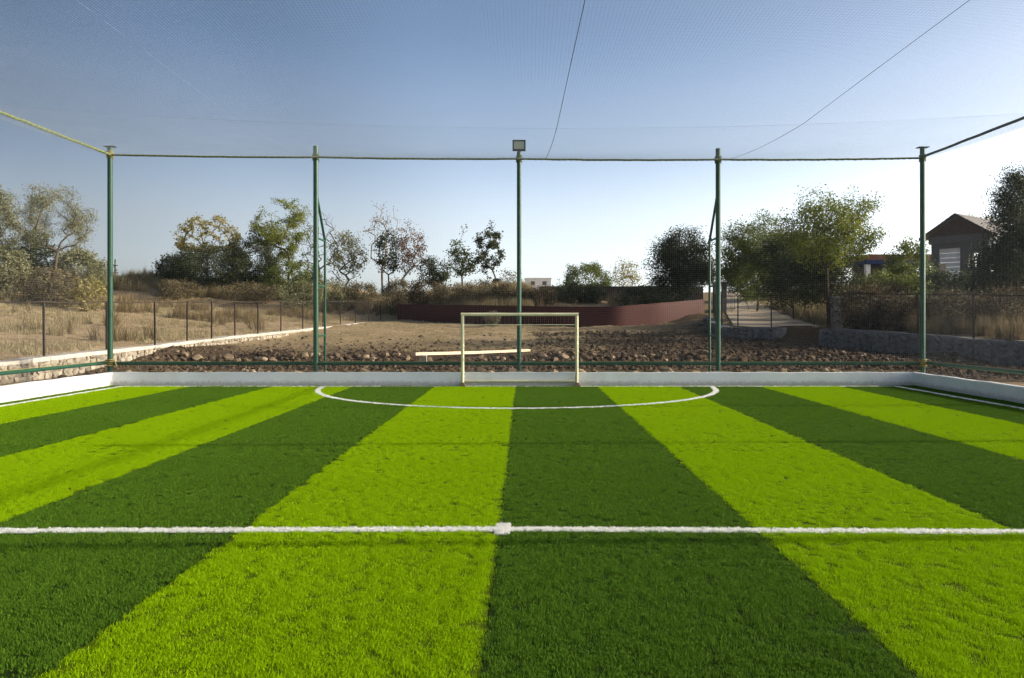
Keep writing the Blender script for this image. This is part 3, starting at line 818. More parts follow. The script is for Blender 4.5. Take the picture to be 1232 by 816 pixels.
# clods: past counting
clod = bpy.data.objects.new('clod', rock_mesh('clod', 77, M['dirt'], 0.75))
n = 9000
p = np.stack([rng.uniform(-12.6, 15, n), 21.1 + np.abs(rng.normal(0, 6.5, n))], 1)
nr = 5000
p = np.concatenate([p, np.stack([rng.uniform(0.5, 13, nr), rng.uniform(25, 43, nr)], 1)])
ok = (p[:, 0] > XL(p[:, 1]) + 0.3) & (p[:, 0] < XR(p[:, 1]) - 0.2) & (p[:, 1] < 46) & (near_beam(p[:, 0], p[:, 1]) > 0.4)
p = p[ok]
pz = np.concatenate([p, terrain(p[:, 0], p[:, 1])[:, None]], 1)
a_ = tuft_attrs(0, pz, 0.05, 0.20, 0.3)
sc_ = a_['scl'][2]; big = rng.uniform(0, 1, len(pz)) < 0.08; sc_[big] *= 1.9; sc_[(pz[:, 1] > 25.8) & (pz[:, 1] < 27.6)] *= 1.35
cl = tag(link('soil_clods', np_mesh('soil_clods', pz, None, None, M['dirt'], a_)), 'dark broken soil clods behind the low back wall', 'soil', None, 'stuff')
scatter_mod(cl, clod, False)

# timber beam
b0 = at(499, 426, 25.6); b1 = at(637, 421.5, 31.4)
beam = empty('timber_beam', b0); tag(beam, 'long pale timber beam lying on the stones behind the goal', 'beam')
d = b1 - b0; u_ = d.normalized(); s_v = u_.cross(Vector((0, 0, 1))).normalized(); t_v = s_v.cross(u_)
V = []
for f in (0.0, 0.5, 1.0):
    c = d * f - Vector((0, 0, 0.015 * math.sin(math.pi * f)))
    for (p_, q_) in ((-1, -1), (1, -1), (1, 1), (-1, 1)): V.append(c + s_v * 0.048 * p_ + t_v * 0.048 * q_)
F = [(3, 2, 1, 0), (8, 9, 10, 11)]
for i in range(2):
    for k in range(4): F.append((i*4 + k, i*4 + (k+1) % 4, i*4 + 4 + (k+1) % 4, i*4 + 4 + k))
m = MB(); m.add(V, F); m.build('timber', M['timber'], beam)
for f, nm in ((0.06, 0), (0.9, 1)):
    c = b0 + d * f; g_ = tz(c.x, c.y)
    m = MB(); m.box(c.x - b0.x - 0.12, c.x - b0.x + 0.12, c.y - b0.y - 0.12, c.y - b0.y + 0.12, g_ - b0.z - 0.05, c.z - b0.z - 0.050); m.build('support_block', M['mortar'], beam)

# ------------------------------------------------------------------ left: stone kerb wall and wire fence
def fence_pts(Ds, f): return [Vector((float(f(D)), D, 0)) for D in Ds]
def course_stones(parent, path_fn, D0, D1, side, zt_fn, zb_fn, limit, mat_meshes, size, gname):
    """random rubble masonry on the face of a wall that runs along D"""
    parts = 0; joined = bmesh.new()
    D = D0
    while D < D1:
        w = size * (random.uniform(0.8, 1.5) if side > 0 else random.choice([0.45, 0.7, 1.0, 1.4, 1.9]))
        z = zb_fn(D); zt = zt_fn(D)
        while z < zt - 0.05:
            h = size * random.uniform(0.55, 0.95)
            h = min(h, zt - z + 0.04)
            x = path_fn(D + w/2) + side * 0.02
            me = random.choice(mat_meshes)
            mtx = Matrix.Translation((x, D + w/2 + random.uniform(-0.05, 0.05), z + h/2)) @ Matrix.Rotation(random.uniform(-0.3, 0.3), 4, 'X') @ Matrix.Diagonal((0.13 if side > 0 else 0.15, w * random.uniform(1.0, 1.25), h * random.uniform(1.15, 1.45), 1))
            if parts < limit:
                o = link('stone', me, parent); o.matrix_local = mtx; parts += 1
            else:
                t = bmesh.new(); t.from_mesh(me); t.transform(mtx)
                tmp = bpy.data.meshes.new('t'); t.to_mesh(tmp); t.free(); joined.from_mesh(tmp); bpy.data.meshes.remove(tmp)
            z += h * 0.95
        D += w * 0.95
    if len(joined.verts):
        me = bpy.data.meshes.new('far_stones'); joined.to_mesh(me); me.materials.append(mat_meshes[0].materials[0])
        o = link('far_stones', me, parent); o['kind'] = 'stuff'
    joined.free()
def zfl(D): return float(ip(D, [0, 20, 28, 34.3, 39, 46.4, 53, 65], [0.45, 0.6, 0.775, 0.95, 1.04, 1.26, 1.43, 1.72]))
wstones = [rock_mesh('stone', 200 + i, M['wall_stone'], 0.9) for i in range(6)]
def ribbon(f_in, f_out, zt, zb, Ds):
    """closed prism between two plan curves"""
    m = MB(); V = []; F = []
    for D in Ds:
        V += [(f_in(D), D, zb(D)), (f_in(D), D, zt(D)), (f_out(D), D, zt(D)), (f_out(D), D, zb(D))]
    n = len(Ds)
    for i in range(n - 1):
        for k in range(4):
            k2 = (k + 1) % 4
            F.append((i*4 + k, i*4 + k2, (i+1)*4 + k2, (i+1)*4 + k))
    F += [(0, 3, 2, 1), ((n-1)*4, (n-1)*4+1, (n-1)*4+2, (n-1)*4+3)]
    m.add(V, F); return m
lw = empty('stone_wall'); tag(lw, 'low rubble stone wall with pale cement top under the left fence', 'wall')
Dl = np.arange(14, 62.5, 0.8)
cap_j = {round(float(D), 2): random.uniform(-0.02, 0.02) for D in Dl}
ribbon(lambda D: float(XL(D)) + 0.10, lambda D: float(XL(D)) - 0.30, lambda D: zfl(D) - 0.06, lambda D: min(tz(float(XL(D)) + 0.6, D), zfl(D)) - 0.25, Dl).build('core', M['mortar'], lw)
ribbon(lambda D: float(XL(D)) + 0.15 + cap_j[round(float(D), 2)], lambda D: float(XL(D)) - 0.34, lambda D: zfl(D) + 0.05 + cap_j[round(float(D), 2)], lambda D: zfl(D) - 0.055, Dl).build('cement_top', M['cement'], lw)
course_stones(lw, lambda D: float(XL(D)) + 0.10, 15, 62, 1, lambda D: zfl(D) - 0.04, lambda D: tz(float(XL(D)) + 0.5, D) - 0.03, 190, wstones, 0.24, 'l')

FH = 1.5
def wire_fence(label, path, zf, posts, H=FH, spacing=0.13):
    """iron posts, a top bar and woven wire between them; path(D) gives x"""
    o = empty('wire_fence', (path(posts[0]), posts[0], zf(posts[0]))); tag(o, label, 'fence', 'wire fences round the plot')
    org = o.location.copy()
    for D in posts:
        m = MB(); x = path(D) - org.x; y = D - org.y; z = zf(D) - org.z
        lean = random.uniform(-0.02, 0.02)
        m.tube([(x, y, z - 0.1), (x + lean, y + random.uniform(-0.02, 0.02), z + H)], 0.034, 4); m.build('post', M['iron'], o)
    m = MB(); P = []
    for a, b in zip(posts[:-1], posts[1:]):
        for k in range(4):
            D = a + (b - a) * k / 4
            P.append(Vector((path(D), D, zf(D) + H - 0.02 - 0.02 * math.sin(math.pi * k / 4))) - org)
    D = posts[-1]; P.append(Vector((path(D), D, zf(D) + H - 0.02)) - org)
    m.tube(P, 0.020, 5); m.build('top_bar', M['iron'], o)
    cs = []
    Dv = np.arange(posts[0], posts[-1], 0.12)
    for D in Dv:
        cs.append(np.array([(path(D) - org.x, D - org.y, zf(D) - org.z + 0.02), (path(D) - org.x, D - org.y, zf(D) - org.z + H - 0.03)]))
    Dh = np.linspace(posts[0], posts[-1], 40)
    for z in np.arange(0.05, H - 0.05, 0.12):
        cs.append(np.array([(path(D) - org.x, D - org.y, zf(D) - org.z + z) for D in Dh]))
    global CORD
    CORD = 0.0016
    net('wire_mesh', None, cs, M['wire'], o)
    CORD = 0.0012
    return o
wire_fence('long wire fence with dark iron posts on the left stone wall', lambda D: float(XL(D)) - 0.05, lambda D: zfl(D) + 0.05,
           [16.2, 18.7, 21.5, 24.6, 27.7, 30.2, 32.3, 34.6, 37.2, 40.2, 43.2, 46.4, 49.6, 53, 56.5, 60, 62.2])

# ------------------------------------------------------------------ right: stone walls, fence, gate pillars
def zfr(D): return float(ip(D, [0, 24, 25.7, 33.5, 38, 46, 52], [0.6, 0.85, 0.93, 1.27, 1.30, 1.65, 2.1]))
for (a, b, lab) in ((20, 34.6, 'grey stone retaining wall curving towards the right foreground'), (37.0, 50.5, 'shaded stone retaining wall below the concrete lane')):
    o = empty('stone_wall'); tag(o, lab, 'wall')
    Dr = np.arange(a, b, 0.5)
    xf = lambda D: float(XR(D))
    j = {round(float(D), 2): random.uniform(-0.03, 0.03) for D in Dr}
    ribbon(lambda D: xf(D) - 0.08, lambda D: xf(D) + 0.42, lambda D: zfr(D) - 0.02 + j[round(float(D), 2)], lambda D: min(tz(xf(D) - 0.5, D), zfr(D)) - 0.3, Dr).build('core', M['grey_cement'], o)
    course_stones(o, lambda D: xf(D) - 0.10, a, b - 0.4, -1, lambda D: zfr(D) - 0.01, lambda D: tz(xf(D) - 0.5, D) - 0.05, 0, gstones, 0.30, 'r')
    ribbon(lambda D: xf(D) - 0.03, lambda D: xf(D) + 0.45, lambda D: zfr(D) + 0.04 + j[round(float(D), 2)], lambda D: zfr(D) - 0.015 + j[round(float(D), 2)], Dr).build('cement_top', M['grey_cement'], o)
wire_fence('wire fence above the grey stone wall on the right', lambda D: float(XR(D)) + 0.2, lambda D: zfr(D) + 0.04, [20.5, 23, 25.4, 27.6, 29.8, 32, 34.2], 1.52)
wire_fence('wire fence along the concrete lane', lambda D: float(XR(D)) + 0.25, lambda D: zfr(D) + 0.04, [37.4, 38.6, 40.4, 43.6, 47], 1.5)
def pillar(label, x, y, w, h, mat):
    z = tz(x, y)
    o = empty('gate_pillar', (x, y, z)); tag(o, label, 'pillar', 'gate pillars')
    m = MB(); m.box(-w/2, w/2, -w/2, w/2, -0.3, h); m.build('column', mat, o)
    m = MB(); m.box(-w/2 - 0.05, w/2 + 0.05, -w/2 - 0.05, w/2 + 0.05, h + 0.002, h + 0.09); m.build('cap', mat, o)
pillar('grey cement gate pillar beside the slim tree on the right', px_x(1007, 35.6), 35.6, 0.38, 1.58, M['grey_cement'])
pillar('grey gate pillar at the end of the red wall', px_x(862, 54), 54, 0.42, 1.9, M['grey_cement'])
pillar('slimmer grey gate pillar beside the far lane gate', px_x(871, 54.5), 54.5, 0.3, 1.9, M['grey_cement'])
g = empty('lane_gate', (px_x(877, 55), 55, tz(px_x(877, 55), 55))); tag(g, 'dark iron gate standing open at the far end of the lane', 'gate')
for k in range(6):
    m = MB(); m.box(-0.35 + k * 0.14, -0.325 + k * 0.14, -0.012, 0.012, 0.05, 1.75); m.build('bar', M['iron'], g)
for z in (0.1, 1.7):
    m = MB(); m.box(-0.4, 0.42, -0.03, -0.013, z, z + 0.05); m.build('cross_rail', M['iron'], g)
# pale boulders at the wall end
for (px, py, D, s) in ((851, 376, 46.5, 0.6), (857, 379, 46, 0.5), (980, 399, 36.6, 0.3), (843, 382, 45, 0.5)):
    q = at(px, py, D); o = put_stone(q.x, D, s, gstones if px != 980 else rocks)
    tag(o, {851: 'pale topped boulder at the end of the red wall', 857: 'grey boulder next to the braced right pole', 980: 'small pale stone at the lane entrance', 843: 'dark grey boulder below the red wall end'}[px], 'stone')

# ------------------------------------------------------------------ red wall
def red_wall():
    o = empty('red_wall', (0, 50, 1.3)); tag(o, 'long dark red painted wall curving behind the bare plot', 'wall')
    ctl = [(476, 60, 366, 386), (512, 57, 366.5, 388), (550, 54, 367, 391), (588, 51.7, 367.5, 393), (625, 50, 368, 394), (682, 48.5, 369, 395), (740, 48, 369, 395), (795, 49.5, 364.5, 395), (850, 52, 360, 392)]
    P = [(px_x(c[0], c[1]), c[1], py_z(c[2], c[1]), py_z(c[3], c[1]) - 0.3) for c in ctl]
    P = np.array(P); t = np.arange(len(P)); tt = np.linspace(0, len(P) - 1, 9 * 8 * 4 + 1)
    C = np.stack([np.interp(tt, t, P[:, k]) for k in range(4)], 1)
    ker = np.ones(17) / 17
    for k in range(3):
        pad = np.pad(C[:, k], 8, mode='edge'); C[:, k] = np.convolve(pad, ker, 'valid')
    d = np.gradient(C[:, :2], axis=0); d /= np.linalg.norm(d, axis=1)[:, None]; nr_ = np.stack([-d[:, 1], d[:, 0]], 1)
    # ribbed sheets, each sheet a part, butted end to end
    n = len(C); per = 16
    for a in range(0, n - 1, per):
        b = min(a + per, n - 1)
        V = []; F = []; dz = random.uniform(-0.006, 0.006); dy = random.uniform(-0.003, 0.003)
        for i in range(a, b + 1):
            rib = 0.0
            f = C[i, :2] - nr_[i] * (0.02 + rib + dy); bk = C[i, :2] + nr_[i] * (0.06 - dy)
            x = C[i] * 1
            V += [(f[0], f[1] - 50, x[3] - 1.3), (f[0], f[1] - 50, x[2] - 1.3 + dz), (bk[0], bk[1] - 50, x[2] - 1.3 + dz), (bk[0], bk[1] - 50, x[3] - 1.3)]
        k_ = b - a
        for i in range(k_):
            for q in range(3): F.append((i*4+q, i*4+q+1, (i+1)*4+q+1, (i+1)*4+q))
        F += [(0, 3, 2, 1), (k_*4, k_*4+1, k_*4+2, k_*4+3)]
        m = MB(); m.add(V, F); m.build('sheet', M['red_wall'], o)
red_wall()

# dark boundary wall on the skyline
def skyline_wall():
    o = empty('boundary_wall', (px_x(650, 63), 63, 2.6)); tag(o, 'dark flat topped boundary wall on the skyline right of the middle pole', 'wall')
    x0, x1 = 0.0, px_x(846, 63) - px_x(650, 63)
    zt = py_z(344.5, 63) - 2.6
    m = MB(); m.box(x0, x1, 0, 0.3, -1.5, zt - 0.1); m.build('masonry', M['dark_wall'], o)
    m = MB(); m.box(x0 - 0.05, x1 + 0.05, -0.06, 0.36, zt - 0.098, zt); m.build('coping', M['dark_wall'], o)
M['dark_wall'] = simple('dark_basalt', (0.085, 0.07, 0.058), (0.05, 0.042, 0.036), 5, 0.95, 0.6, 12, 0.1)
skyline_wall()
# ------------------------------------------------------------------ buildings
def mat_flat(name, c, rough=0.85): return simple(name, c, tuple(x * 0.85 for x in c), 3, rough, 0.1, 30, 0.15)
M['house_brown'] = mat_flat('brown_plaster', (0.10, 0.072, 0.068))
M['house_grey'] = mat_flat('grey_plaster', (0.13, 0.125, 0.13))
M['house_white'] = mat_flat('white_plaster', (0.78, 0.77, 0.74))
M['roof_tile'] = mat_flat('grey_brown_tiles', (0.22, 0.205, 0.20))
M['roof_brick'] = mat_flat('terracotta', (0.22, 0.11, 0.07))
M['blue_trim'] = mat_flat('blue_trim', (0.03, 0.05, 0.13))
M['tank'] = mat_flat('black_plastic', (0.03, 0.03, 0.035), 0.5)

def gable_house():
    D = 58.0
    x0, x1 = px_x(1116, D), px_x(1188, D)
    zb = tz((x0 + x1) / 2, D); ze = py_z(284, D); za = py_z(259, D)
    o = empty('gabled_house', ((x0 + x1) / 2, D, zb), R(-52)); tag(o, 'dark gabled house with white wall behind the right corner pole', 'house')
    cx = (x0 + x1) / 2; W = (x1 - x0) / 2; he = ze - zb; ha = za - zb; L = 7.0
    def lx(px): return px_x(px, D) - cx
    def lz(py): return py_z(py, D) - zb
    # front wall pieces round a square opening and an arched one
    a0, a1, at_, ab = lx(1130), lx(1155), lz(298), lz(338)
    b0, b1, bt, bb = lx(1164), lx(1181), lz(305), lz(322)
    m = MB(); T = 0.25
    m.box(-W + 0.3, a0, 0, T, -0.5, he - 0.5); m.box(a1, b0, 0, T, -0.5, he - 0.5); m.box(b1, W - 0.1, 0, T, -0.5, he - 0.5)
    m.box(a0, a1, 0.003, T, at_, he - 0.5); m.box(a0, a1, 0.003, T, -0.5, ab)
    m.box(b0, b1, 0.003, T, -0.5, bb)
    # arch infill
    r = (b1 - b0) / 2; cxa = (b0 + b1) / 2; zc = bt - r * 0.7; N = 10
    V = []; F = []
    for i in range(N + 1):
        an = math.pi - math.pi * i / N
        ax = cxa + r * math.cos(an); az = zc + 0.7 * r * math.sin(an)
        for y in (0.003, T): V += [(ax, y, az), (ax, y, he - 0.5)]
    for i in range(N):
        q = i * 4
        F += [(q, q+4, q+5, q+1), (q+2, q+3, q+7, q+6), (q, q+2, q+6, q+4)]
    m.add(V, F)
    m.build('wall', M['house_grey'], o)
    m = MB(); m.box(-W + 0.15, W + 0.05, -0.12, T + 0.05, he - 0.498, he + 0.05); m.build('lintel_beam', M['house_grey'], o)
    m = MB(); m.add([(-W, 0.02, he + 0.052), (W, 0.02, he + 0.052), (0, 0.02, ha - 0.15), (-W, T, he + 0.052), (W, T, he + 0.052), (0, T, ha - 0.15)], [(0, 1, 2), (5, 4, 3), (0, 3, 4, 1), (1, 4, 5, 2), (2, 5, 3, 0)]); m.build('gable', M['house_brown'], o)
    rf = empty('roof'); rf.parent = o
    for s in (-1, 1):
        sl = math.hypot(W + 0.35, ha - he); nrow = 8
        for k in range(nrow):
            t0 = k / nrow; t1 = (k + 1.12) / nrow
            xa, za_ = s * (W + 0.35) * t0, ha + 0.1 - (ha - he + 0.12) * t0 + 0.02
            xb, zb_ = s * (W + 0.35) * t1, ha + 0.1 - (ha - he + 0.12) * t1 + 0.055
            mm = MB(); mm.add([(xa, -0.45, za_), (xb, -0.45, zb_), (xb, L, zb_), (xa, L, za_), (xa, -0.45, za_ - 0.07), (xb, -0.45, zb_ - 0.09), (xb, L, zb_ - 0.09), (xa, L, za_ - 0.07)],
                              [(0, 1, 2, 3), (7, 6, 5, 4), (0, 4, 5, 1), (1, 5, 6, 2), (2, 6, 7, 3), (3, 7, 4, 0)])
            mm.build('tile_course', M['roof_tile'], rf)
        mm = MB(); mm.add([(0, -0.50, ha + 0.08), (s*(W+0.4), -0.50, he + 0.0), (s*(W+0.4), -0.50, he - 0.22), (0, -0.50, ha - 0.16), (0, -0.455, ha + 0.08), (s*(W+0.4), -0.455, he + 0.0), (s*(W+0.4), -0.455, he - 0.22), (0, -0.455, ha - 0.16)],
                          [(0, 1, 2, 3), (7, 6, 5, 4), (0, 4, 5, 1), (1, 5, 6, 2), (2, 6, 7, 3)])
        mm.build('barge_board', M['house_brown'], rf)
    # white boarded wall set back in the square opening, with a doorway low on its left
    nb = 7; hb = (at_ - ab) / nb
    for k in range(nb):
        z0_, z1_ = ab + k * hb, ab + (k + 1) * hb - 0.012
        m = MB(); m.box(a0 + 0.002 if k > 3 else a0 + 0.45, a1 - 0.002, 0.10, 0.17 + 0.004 * (k % 2), z0_, z1_); m.build('white_board', M['house_white'], o)
    m = MB(); m.box(a0 + 0.002, a0 + 0.448, 0.19, 0.23, ab, ab + 4 * hb - 0.012); m.build('door', M['timber'], o)
    for sx in (-1, 1):
        m = MB(); m.box(sx * (W - 0.4) - 0.15, sx * (W - 0.4) + 0.15, L - 0.6, L - 0.3, -0.5, he + 0.05); m.build('post', M['house_grey'], o)
    m = MB(); m.box(-W + 0.6, W - 0.6, L - 0.9, L - 0.7, -0.5, ab + 0.25); m.build('white_wall', M['house_white'], o)
gable_house()

def low_building():
    D = 70.0
    x0, x1 = px_x(1043, D), px_x(1122, D); zb = tz((x0+x1)/2, D)
    o = empty('veranda_building', ((x0 + x1) / 2, D, zb)); tag(o, 'low building with terracotta roof band and blue trim between the trees', 'building')
    W = (x1 - x0) / 2; zt = py_z(306, D) - zb; zm = py_z(313, D) - zb; zl = py_z(318, D) - zb
    m = MB(); m.box(-W, W, 0, 5, zm, zt); m.build('roof_band', M['roof_brick'], o)
    m = MB(); m.box(-W - 0.1, W + 0.1, -0.12, 5.1, zl, zm - 0.003); m.build('blue_beam', M['blue_trim'], o)
    for px in (1045, 1067, 1090, 1116):
        x = px_x(px, D) - (x0 + x1) / 2
        m = MB(); m.box(x - 0.2, x + 0.2, 0.05, 0.45, -0.5, zl - 0.003); m.build('column', M['house_white'], o)
    m = MB(); m.box(-W, W, 3.0, 3.2, -0.5, zl - 0.003); m.build('back_wall', M['house_grey'], o)
low_building()

def far_house():
    D = 95.0
    x0, x1 = px_x(632, D), px_x(663, D); zb = tz((x0+x1)/2, D)
    o = empty('flat_roofed_house', ((x0+x1)/2, D, zb)); tag(o, 'tiny white flat roofed house on the skyline behind the middle pole', 'house')
    W = (x1 - x0) / 2; zt = py_z(335.5, D) - zb
    m = MB(); m.box(-W, W, 0, 4, -0.5, zt); m.build('wall', M['house_white'], o)
    m = MB(); m.box(-W - 0.08, W + 0.08, -0.08, 4.08, zt + 0.002, zt + 0.10); m.build('parapet', M['house_white'], o)
    for x in (-0.9, 0.5):
        mm = MB(); mm.box(x, x + 0.5, -0.02, 0.02, zt - 0.75, zt - 0.3); mm.build('window', M['house_grey'], o)
    D = 72
    t = empty('water_tank', (px_x(598, D), D, tz(px_x(598, D), D))); tag(t, 'small black water tank on the skyline left of the middle pole', 'tank')
    zt = py_z(335, D) - t.location.z
    m = MB(); m.tube([(0,0,0.3), (0,0,zt-0.15), (0,0,zt-0.05), (0,0,zt)], [0.42,0.42,0.36,0.15], 14); m.build('drum', M['tank'], t)
    m = MB()
    m.box(-0.4, 0.4, -0.4, 0.4, -0.3, 0.298); m.build('plinth', M['grey_cement'], t)
    D = 110
    u = empty('utility_pole', (px_x(138.5, D), D, tz(px_x(138.5, D), D))); tag(u, 'thin far utility pole just right of the left corner pole', 'pole')
    h = py_z(312, D) - u.location.z
    m = MB(); m.tube([(0,0,-0.3),(0,0,h)], [0.13, 0.09], 8); m.build('shaft', M['iron'], u)
    for k, z in enumerate((h - 0.9, h - 1.9)):
        m = MB(); m.box(-0.45 , 0.45, -0.16, -0.10, z, z + 0.1); m.build('cross_arm', M['iron'], u)
far_house()
print('buildings done')

# ------------------------------------------------------------------ trees and shrubs
def tube_np(paths):
    V = []; Q = []; off = 0
    for pts, rad, sides in paths:
        pts = np.asarray(pts, float); rad = np.asarray(rad, float); n = len(pts)
        t = np.gradient(pts, axis=0); t /= (np.linalg.norm(t, axis=1)[:, None] + 1e-9)
        ref = np.array([0.31, 0.95, 0.05]); a = np.cross(t, ref); a /= (np.linalg.norm(a, axis=1)[:, None] + 1e-9); b = np.cross(t, a)
        an = np.arange(sides) * 2 * math.pi / sides
        ring = pts[:, None, :] + rad[:, None, None] * (a[:, None, :] * np.cos(an)[None, :, None] + b[:, None, :] * np.sin(an)[None, :, None])
        V.append(ring.reshape(-1, 3))
        i = np.arange(n - 1)[:, None] * sides + off
        for k in range(sides):
            k2 = (k + 1) % sides
            Q.append(np.concatenate([i + k, i + k2, i + sides + k2, i + sides + k], 1))
        off += n * sides
    return np.concatenate(V), np.concatenate(Q)

def grow(name, label, px, D, top_py, wpx, leaf, n_leaf=5000, size=0.16, cb=0.3, n_att=110, bark='bark', r0=0.010, stems=1, shell=0.5, spread=0.34, seed=0, group=None, lean=0.0, cat='tree', tpx=None, depth=1.0, gap=0.0, base=None, droop=0.0, shape='ell', aspect=1.7):
    g = np.random.default_rng(1000 + seed)
    n_leaf = int(n_leaf * 1.35); size = size * 0.88; spread = spread * 0.72; n_att = int(n_att * 1.15)
    bx = px_x(tpx if tpx is not None else px, D)
    zb = tz(bx, D) if base is None else base
    cxw = px_x(px, D) - bx
    h = max(py_z(top_py, D) - zb, 0.7); w = wpx * D / 960
    # attraction points inside the crown
    pts = []
    zc0 = h * cb
    k = 0
    while len(pts) < n_att and k < 40000:
        k += 1
        u = g.normal(0, 1, 3); u /= np.linalg.norm(u)
        rr = g.uniform(shell, 1.0) ** 0.6
        p = u * rr
        if shape == 'dome':
            p[2] = abs(p[2]) ** 0.8 * (1 if p[2] > 0 else -0.35)
            z = zc0 + (h - zc0) * (0.26 + 0.72 * p[2])
        elif shape == 'cone':
            z = zc0 + (h - zc0) * (p[2] * 0.5 + 0.48); f = 1.0 - 0.75 * (z - zc0) / (h - zc0); p[0] *= f; p[1] *= f
        else:
            z = zc0 + (h - zc0) * (0.5 + 0.48 * p[2])
        q = np.array([cxw * (z / h) + p[0] * w * 0.47, p[1] * w * 0.42 * depth, z])
        if gap and noise.noise(Vector((q[0] * 0.55 + seed * 7.1, q[1] * 0.55, q[2] * 0.55))) < gap - 0.5: continue
        pts.append(q)
    pts = np.array(pts)
    nodes = []; par = []
    roots = []
    for s in range(stems):
        a = g.uniform(0, 6.28); o = np.array([math.cos(a), math.sin(a), 0]) * (0.0 if stems == 1 else 0.12 * w * g.uniform(0.3, 1))
        p = o.copy(); p[2] = -0.25; prev = -1
        top = max(zc0 * 1.05, h * 0.12)
        nseg = max(3, int(top / 0.45))
        drift = g.normal(0, 0.05, 2) + np.array([cxw / h * 0.6 + lean, 0]) + (o[:2] / (np.linalg.norm(o[:2]) + 1e-6) * 0.25 if stems > 1 else 0)
        for i in range(nseg + 1):
            nodes.append(p.copy()); par.append(prev); prev = len(nodes) - 1
            st = (top + 0.25) / nseg
            p = p + np.array([drift[0] * st + g.normal(0, 0.03), drift[1] * st + g.normal(0, 0.03), st])
    order = np.argsort(np.linalg.norm(pts - np.array([cxw * cb, 0, zc0]), axis=1) + g.uniform(0, 0.1 * h, len(pts)))
    NA = np.zeros((len(nodes) + len(pts) * 24, 3)); NA[:len(nodes)] = nodes; nn = len(nodes)
    step = max(0.35, 0.06 * h)
    tips = []
    for i in order:
        p = pts[i]
        d = NA[:nn] - p; dist = np.linalg.norm(d, axis=1)
        cost = dist + np.clip(NA[:nn, 2] - p[2] + 0.15 * dist, 0, None) * 1.6
        j = int(np.argmin(cost)); L = dist[j]; m_ = max(1, min(22, int(L / step)))
        a = NA[j].copy(); prev = j
        bow = np.array([g.normal(0, 0.05), g.normal(0, 0.05), 0.10]) * L
        for t in range(1, m_ + 1):
            f = t / m_; q = a + (p - a) * f + bow * math.sin(math.pi * f) * (1 - droop) + g.normal(0, 0.025 * step, 3)
            NA[nn] = q; par.append(prev); prev = nn; nn += 1
        tips.append(prev)
    NA = NA[:nn]
    rad = np.zeros(nn); acc = np.zeros(nn); par = np.array(par)
    kids = [[] for _ in range(nn)]
    for i in range(nn):
        if par[i] >= 0: kids[par[i]].append(i)
    for i in range(nn - 1, -1, -1):
        acc[i] += r0 ** 2.3 if not kids[i] else 0
        rad[i] = max(acc[i], r0 ** 2.3) ** (1 / 2.3)
        if par[i] >= 0: acc[par[i]] += max(acc[i], r0 ** 2.3)
    # chains
    chains = []
    for i in range(nn):
        starts = kids[i] if par[i] >= 0 else kids[i]
        main = None
        if len(kids[i]) >= 1 and par[i] >= 0: main = max(kids[i], key=lambda c: rad[c])
        for c in kids[i]:
            if c == main and par[i] >= 0: continue
            ch = [i, c]; q = c
            while kids[q]:
                q = max(kids[q], key=lambda z: rad[z]); ch.append(q)
            r = rad[ch].copy(); r[0] = min(r[0], r[1] * 1.3) if par[i] >= 0 else r[0]
            chains.append((NA[ch], r, 7 if r[0] > 0.06 else (5 if r[0] > 0.025 else 3)))
    V, Q = tube_np(chains)
    root = empty(name, (bx, D, zb)); tag(root, label, cat, group)
    me = np_mesh('trunk', V, Q, None, M[bark]); me.shade_smooth()
    link('trunk' if cat == 'tree' else 'stems', me, root)
    if n_leaf:
        tip = NA[tips]
        # also along the last twigs
        extra = []
        for t in tips:
            q = t
            for _ in range(2):
                if par[q] >= 0 and rad[par[q]] < r0 * 3.2: q = par[q]; extra.append(NA[q])
        src = np.concatenate([tip, np.array(extra)]) if extra else tip
        wgt = g.uniform(0.3, 1.0, len(src)); wgt[:len(tip)] *= 1.5; wgt /= wgt.sum()
        c = src[g.choice(len(src), n_leaf, p=wgt)]
        sp = spread * (0.55 + 0.9 * g.uniform(0, 1, n_leaf))[:, None]
        c = c + np.clip(g.normal(0, 1, (n_leaf, 3)), -1.35, 1.35) * sp * np.array([1, 1, 0.75])
        c[:, 2] = np.maximum(c[:, 2], 0.05)
        u = g.normal(0, 1, (n_leaf, 3)); u[:, 2] -= droop * 1.5; u /= np.linalg.norm(u, axis=1)[:, None]
        v = np.cross(u, g.normal(0, 1, (n_leaf, 3))); v /= np.linalg.norm(v, axis=1)[:, None]
        s = (size * g.uniform(0.6, 1.3, n_leaf))[:, None]
        nm = np.cross(u, v)
        P = np.stack([c - u * s * 0.5, c + v * s * 0.5 / aspect + nm * s * 0.08, c + u * s * 0.5, c - v * s * 0.5 / aspect + nm * s * 0.08], 1).reshape(-1, 3)
        Qd = np.arange(n_leaf * 4).reshape(-1, 4)
        tint = np.clip(g.normal(0.5, 0.27, n_leaf), 0, 1)
        me = np_mesh('crown', P, Qd, None, M[leaf], {'tint': ('FACE', 'FLOAT', tint)})
        link('crown' if cat == 'tree' else 'foliage', me, root)
    return root

